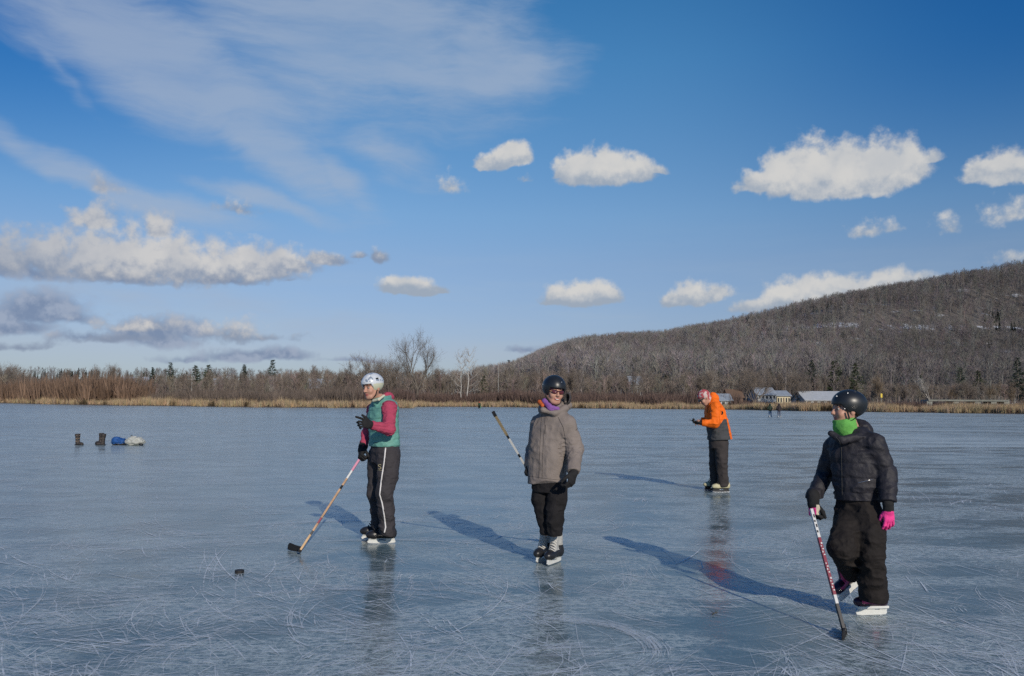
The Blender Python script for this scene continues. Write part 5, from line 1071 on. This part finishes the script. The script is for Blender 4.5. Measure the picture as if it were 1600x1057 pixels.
# leaf
p = ground_at(1115, 962); leafm = mat("dry olive leaf", (.10, .09, .045), .8, noise_amt=.3, nscale=80)
o = empty('dry_twig', (p.x, p.y, 0), 'small dry twig with withered leaves lying on the ice in front', 'twig'); q = MB()
q.tube([(p.x - .01, p.y, .004), (p.x + .02, p.y + .03, .012), (p.x + .035, p.y + .09, .02)], [.003, .002, .001], 5); q.tube([(p.x + .01, p.y + .02, .008), (p.x - .012, p.y + .07, .022)], [.002, .001], 5); q.tube([(p.x + .02, p.y + .03, .01), (p.x + .05, p.y + .07, .02)], [.002, .001], 5); q.build('stem', leafm, o)
q = MB()
for i in range(7):
    a = rnd.uniform(0, 6.28); c_ = Vector((p.x + rnd.uniform(-.02, .02), p.y + rnd.uniform(-.015, .02), .006 + rnd.random() * .006)); d_ = Vector((math.cos(a), math.sin(a), rnd.uniform(0, .5))) * .016; s_ = Vector((-math.sin(a), math.cos(a), .2)) * .006
    q._add([c_, c_ + d_ * .5 + s_, c_ + d_, c_ + d_ * .5 - s_], [(0, 1, 2, 3)])
q.build('leaves', leafm, o)
# two far skaters and the seated angler at the shore
def far_person(u, v, h, coat, legs, label, hoodc, lean=0.0):
    p = ground_at(u, v); o = empty('person', (p.x, p.y, 0), label, 'person', 'far skaters'); k = h / 1.7; x, y = p.x, p.y
    def W(a, b_, c_): return (x + a * k, y + b_ * k, c_ * k)
    S = Sdf(); S.ell(W(0, .02, 1.58), (.09 * k, .105 * k, .125 * k), None, .02); S.cap(W(0, 0, 1.4), W(0, 0, 1.5), .06 * k, None, .03); S.cap(W(0, 0, .9), W(0, 0, 1.35), .13 * k, .14 * k, .05)
    for s in (-1, 1): S.limb([W(s * .16, 0, 1.36), W(s * .23, .03, 1.12), W(s * .15, .16, .98)], (.05 * k, .04 * k, .03 * k), .03); S.limb([W(s * .09, 0, .88), W(s * .11, .02, .48), W(s * .12, 0, .12)], (.075 * k, .05 * k, .035 * k), .03); S.ell(W(s * .15, .20, .95), (.03 * k, .05 * k, .03 * k), None, .01)
    S.mesh('body', .016, SK, o)
    S = Sdf(); S.ell(W(0, 0, 1.59), (.125 * k, .135 * k, .145 * k), None, .04); S.cap(W(0, 0, .86), W(0, .02, 1.34), .19 * k, .185 * k, .05)
    for s in (-1, 1): S.limb([W(s * .17, 0, 1.38), W(s * .27, .02, 1.12), W(s * .17, .16, 1.0)], (.085 * k, .075 * k, .06 * k), .03)
    S.disp(folds(.08, .02, 7)); S.cut(W(0, 0, .80), (0, 0, -1)); S.mesh('hooded_coat', .016, [coat], o)
    S = Sdf()
    for s in (-1, 1): S.limb([W(s * .09, 0, .86), W(s * .11, .02, .48), W(s * .13, 0, .20)], (.105 * k, .08 * k, .065 * k), .02)
    S.mesh('trousers', .016, [legs], o)
    for s in (-1, 1): skate(A3(W(s * .14, -.14, 0)), (s * .2, 1, 0), (0, 0, 1), o, [M_['silver']], M_['hold'], None, 1.0 * k + .1, 1.0, shaft=.16)
far_person(1203.5, 652.6, 1.38, fab("dark green coat", (.035, .05, .035), .9), fab("pale blue jeans", (.20, .27, .36), .9), 'far skater in dark green hooded coat and pale jeans, left one of the two', None)
far_person(1217.5, 653.0, 1.40, fab("brown black coat", (.04, .032, .034), .9), fab("grey blue jeans", (.10, .12, .17), .9), 'far skater in long brown-black hooded coat, right one of the two', None)
p = ground_at(749, 637.4); Ya = 172.0; p = at(749, 637, Ya); x, y = p.x, Ya
o = empty('person', (x, y, 0), 'tiny seated figure in red cap at the edge of the far reeds', 'person')
S = Sdf(); S.ell((x, y, 1.12), (.10, .11, .13), None); S.cap((x, y, .5), (x, y, .92), .16, .15, .04); S.cap((x, y, 1.0), (x, y, .9), .06, .08, .03)
for s in (-1, 1): S.limb([(x + s * .18, y, .9), (x + s * .22, y - .12, .68), (x + s * .08, y - .3, .62)], (.05, .04, .035), .03); S.limb([(x + s * .1, y, .48), (x + s * .14, y - .42, .48), (x + s * .14, y - .44, .08)], (.08, .06, .05), .03); S.ell((x + s * .07, y - .34, .61), (.04, .05, .03), None)
S.mesh('body', .03, SK, o)
S = Sdf(); S.cap((x, y, .46), (x, y, .95), .25, .21, .04)
for s in (-1, 1): S.limb([(x + s * .18, y, .92), (x + s * .24, y - .12, .68), (x + s * .1, y - .28, .62)], (.10, .09, .08), .03)
S.mesh('jacket', .03, [fab("dark green jacket", (.03, .06, .035), .9)], o)
S = Sdf(); S.ell((x, y, 1.22), (.15, .16, .13), None); S.cut((x, y, 1.15), (0, 0, -1)); S.mesh('cap', .03, [fab("red cap", (.5, .05, .05), .9)], o)
S = Sdf()
for s in (-1, 1): S.limb([(x + s * .1, y, .46), (x + s * .14, y - .42, .48), (x + s * .14, y - .44, .06)], (.12, .10, .09), .03)
S.mesh('trousers', .03, [M_['blkp']], o)
st = empty('bucket_seat', (x + .1, y + .05, 0), 'green bucket seat under the tiny seated figure by the reeds', 'seat'); q = MB(); q.tube([(x + .12, y + .05, .02), (x + .12, y + .05, .40)], [.20, .25], 14); q.build('bucket', fab("green bucket", (.10, .32, .16), .6), st)
q = MB(); q.tube([(x + .12, y + .05, .40), (x + .12, y + .05, .43)], [.27, .27], 14); q.build('lid', M_['bplast'], st)
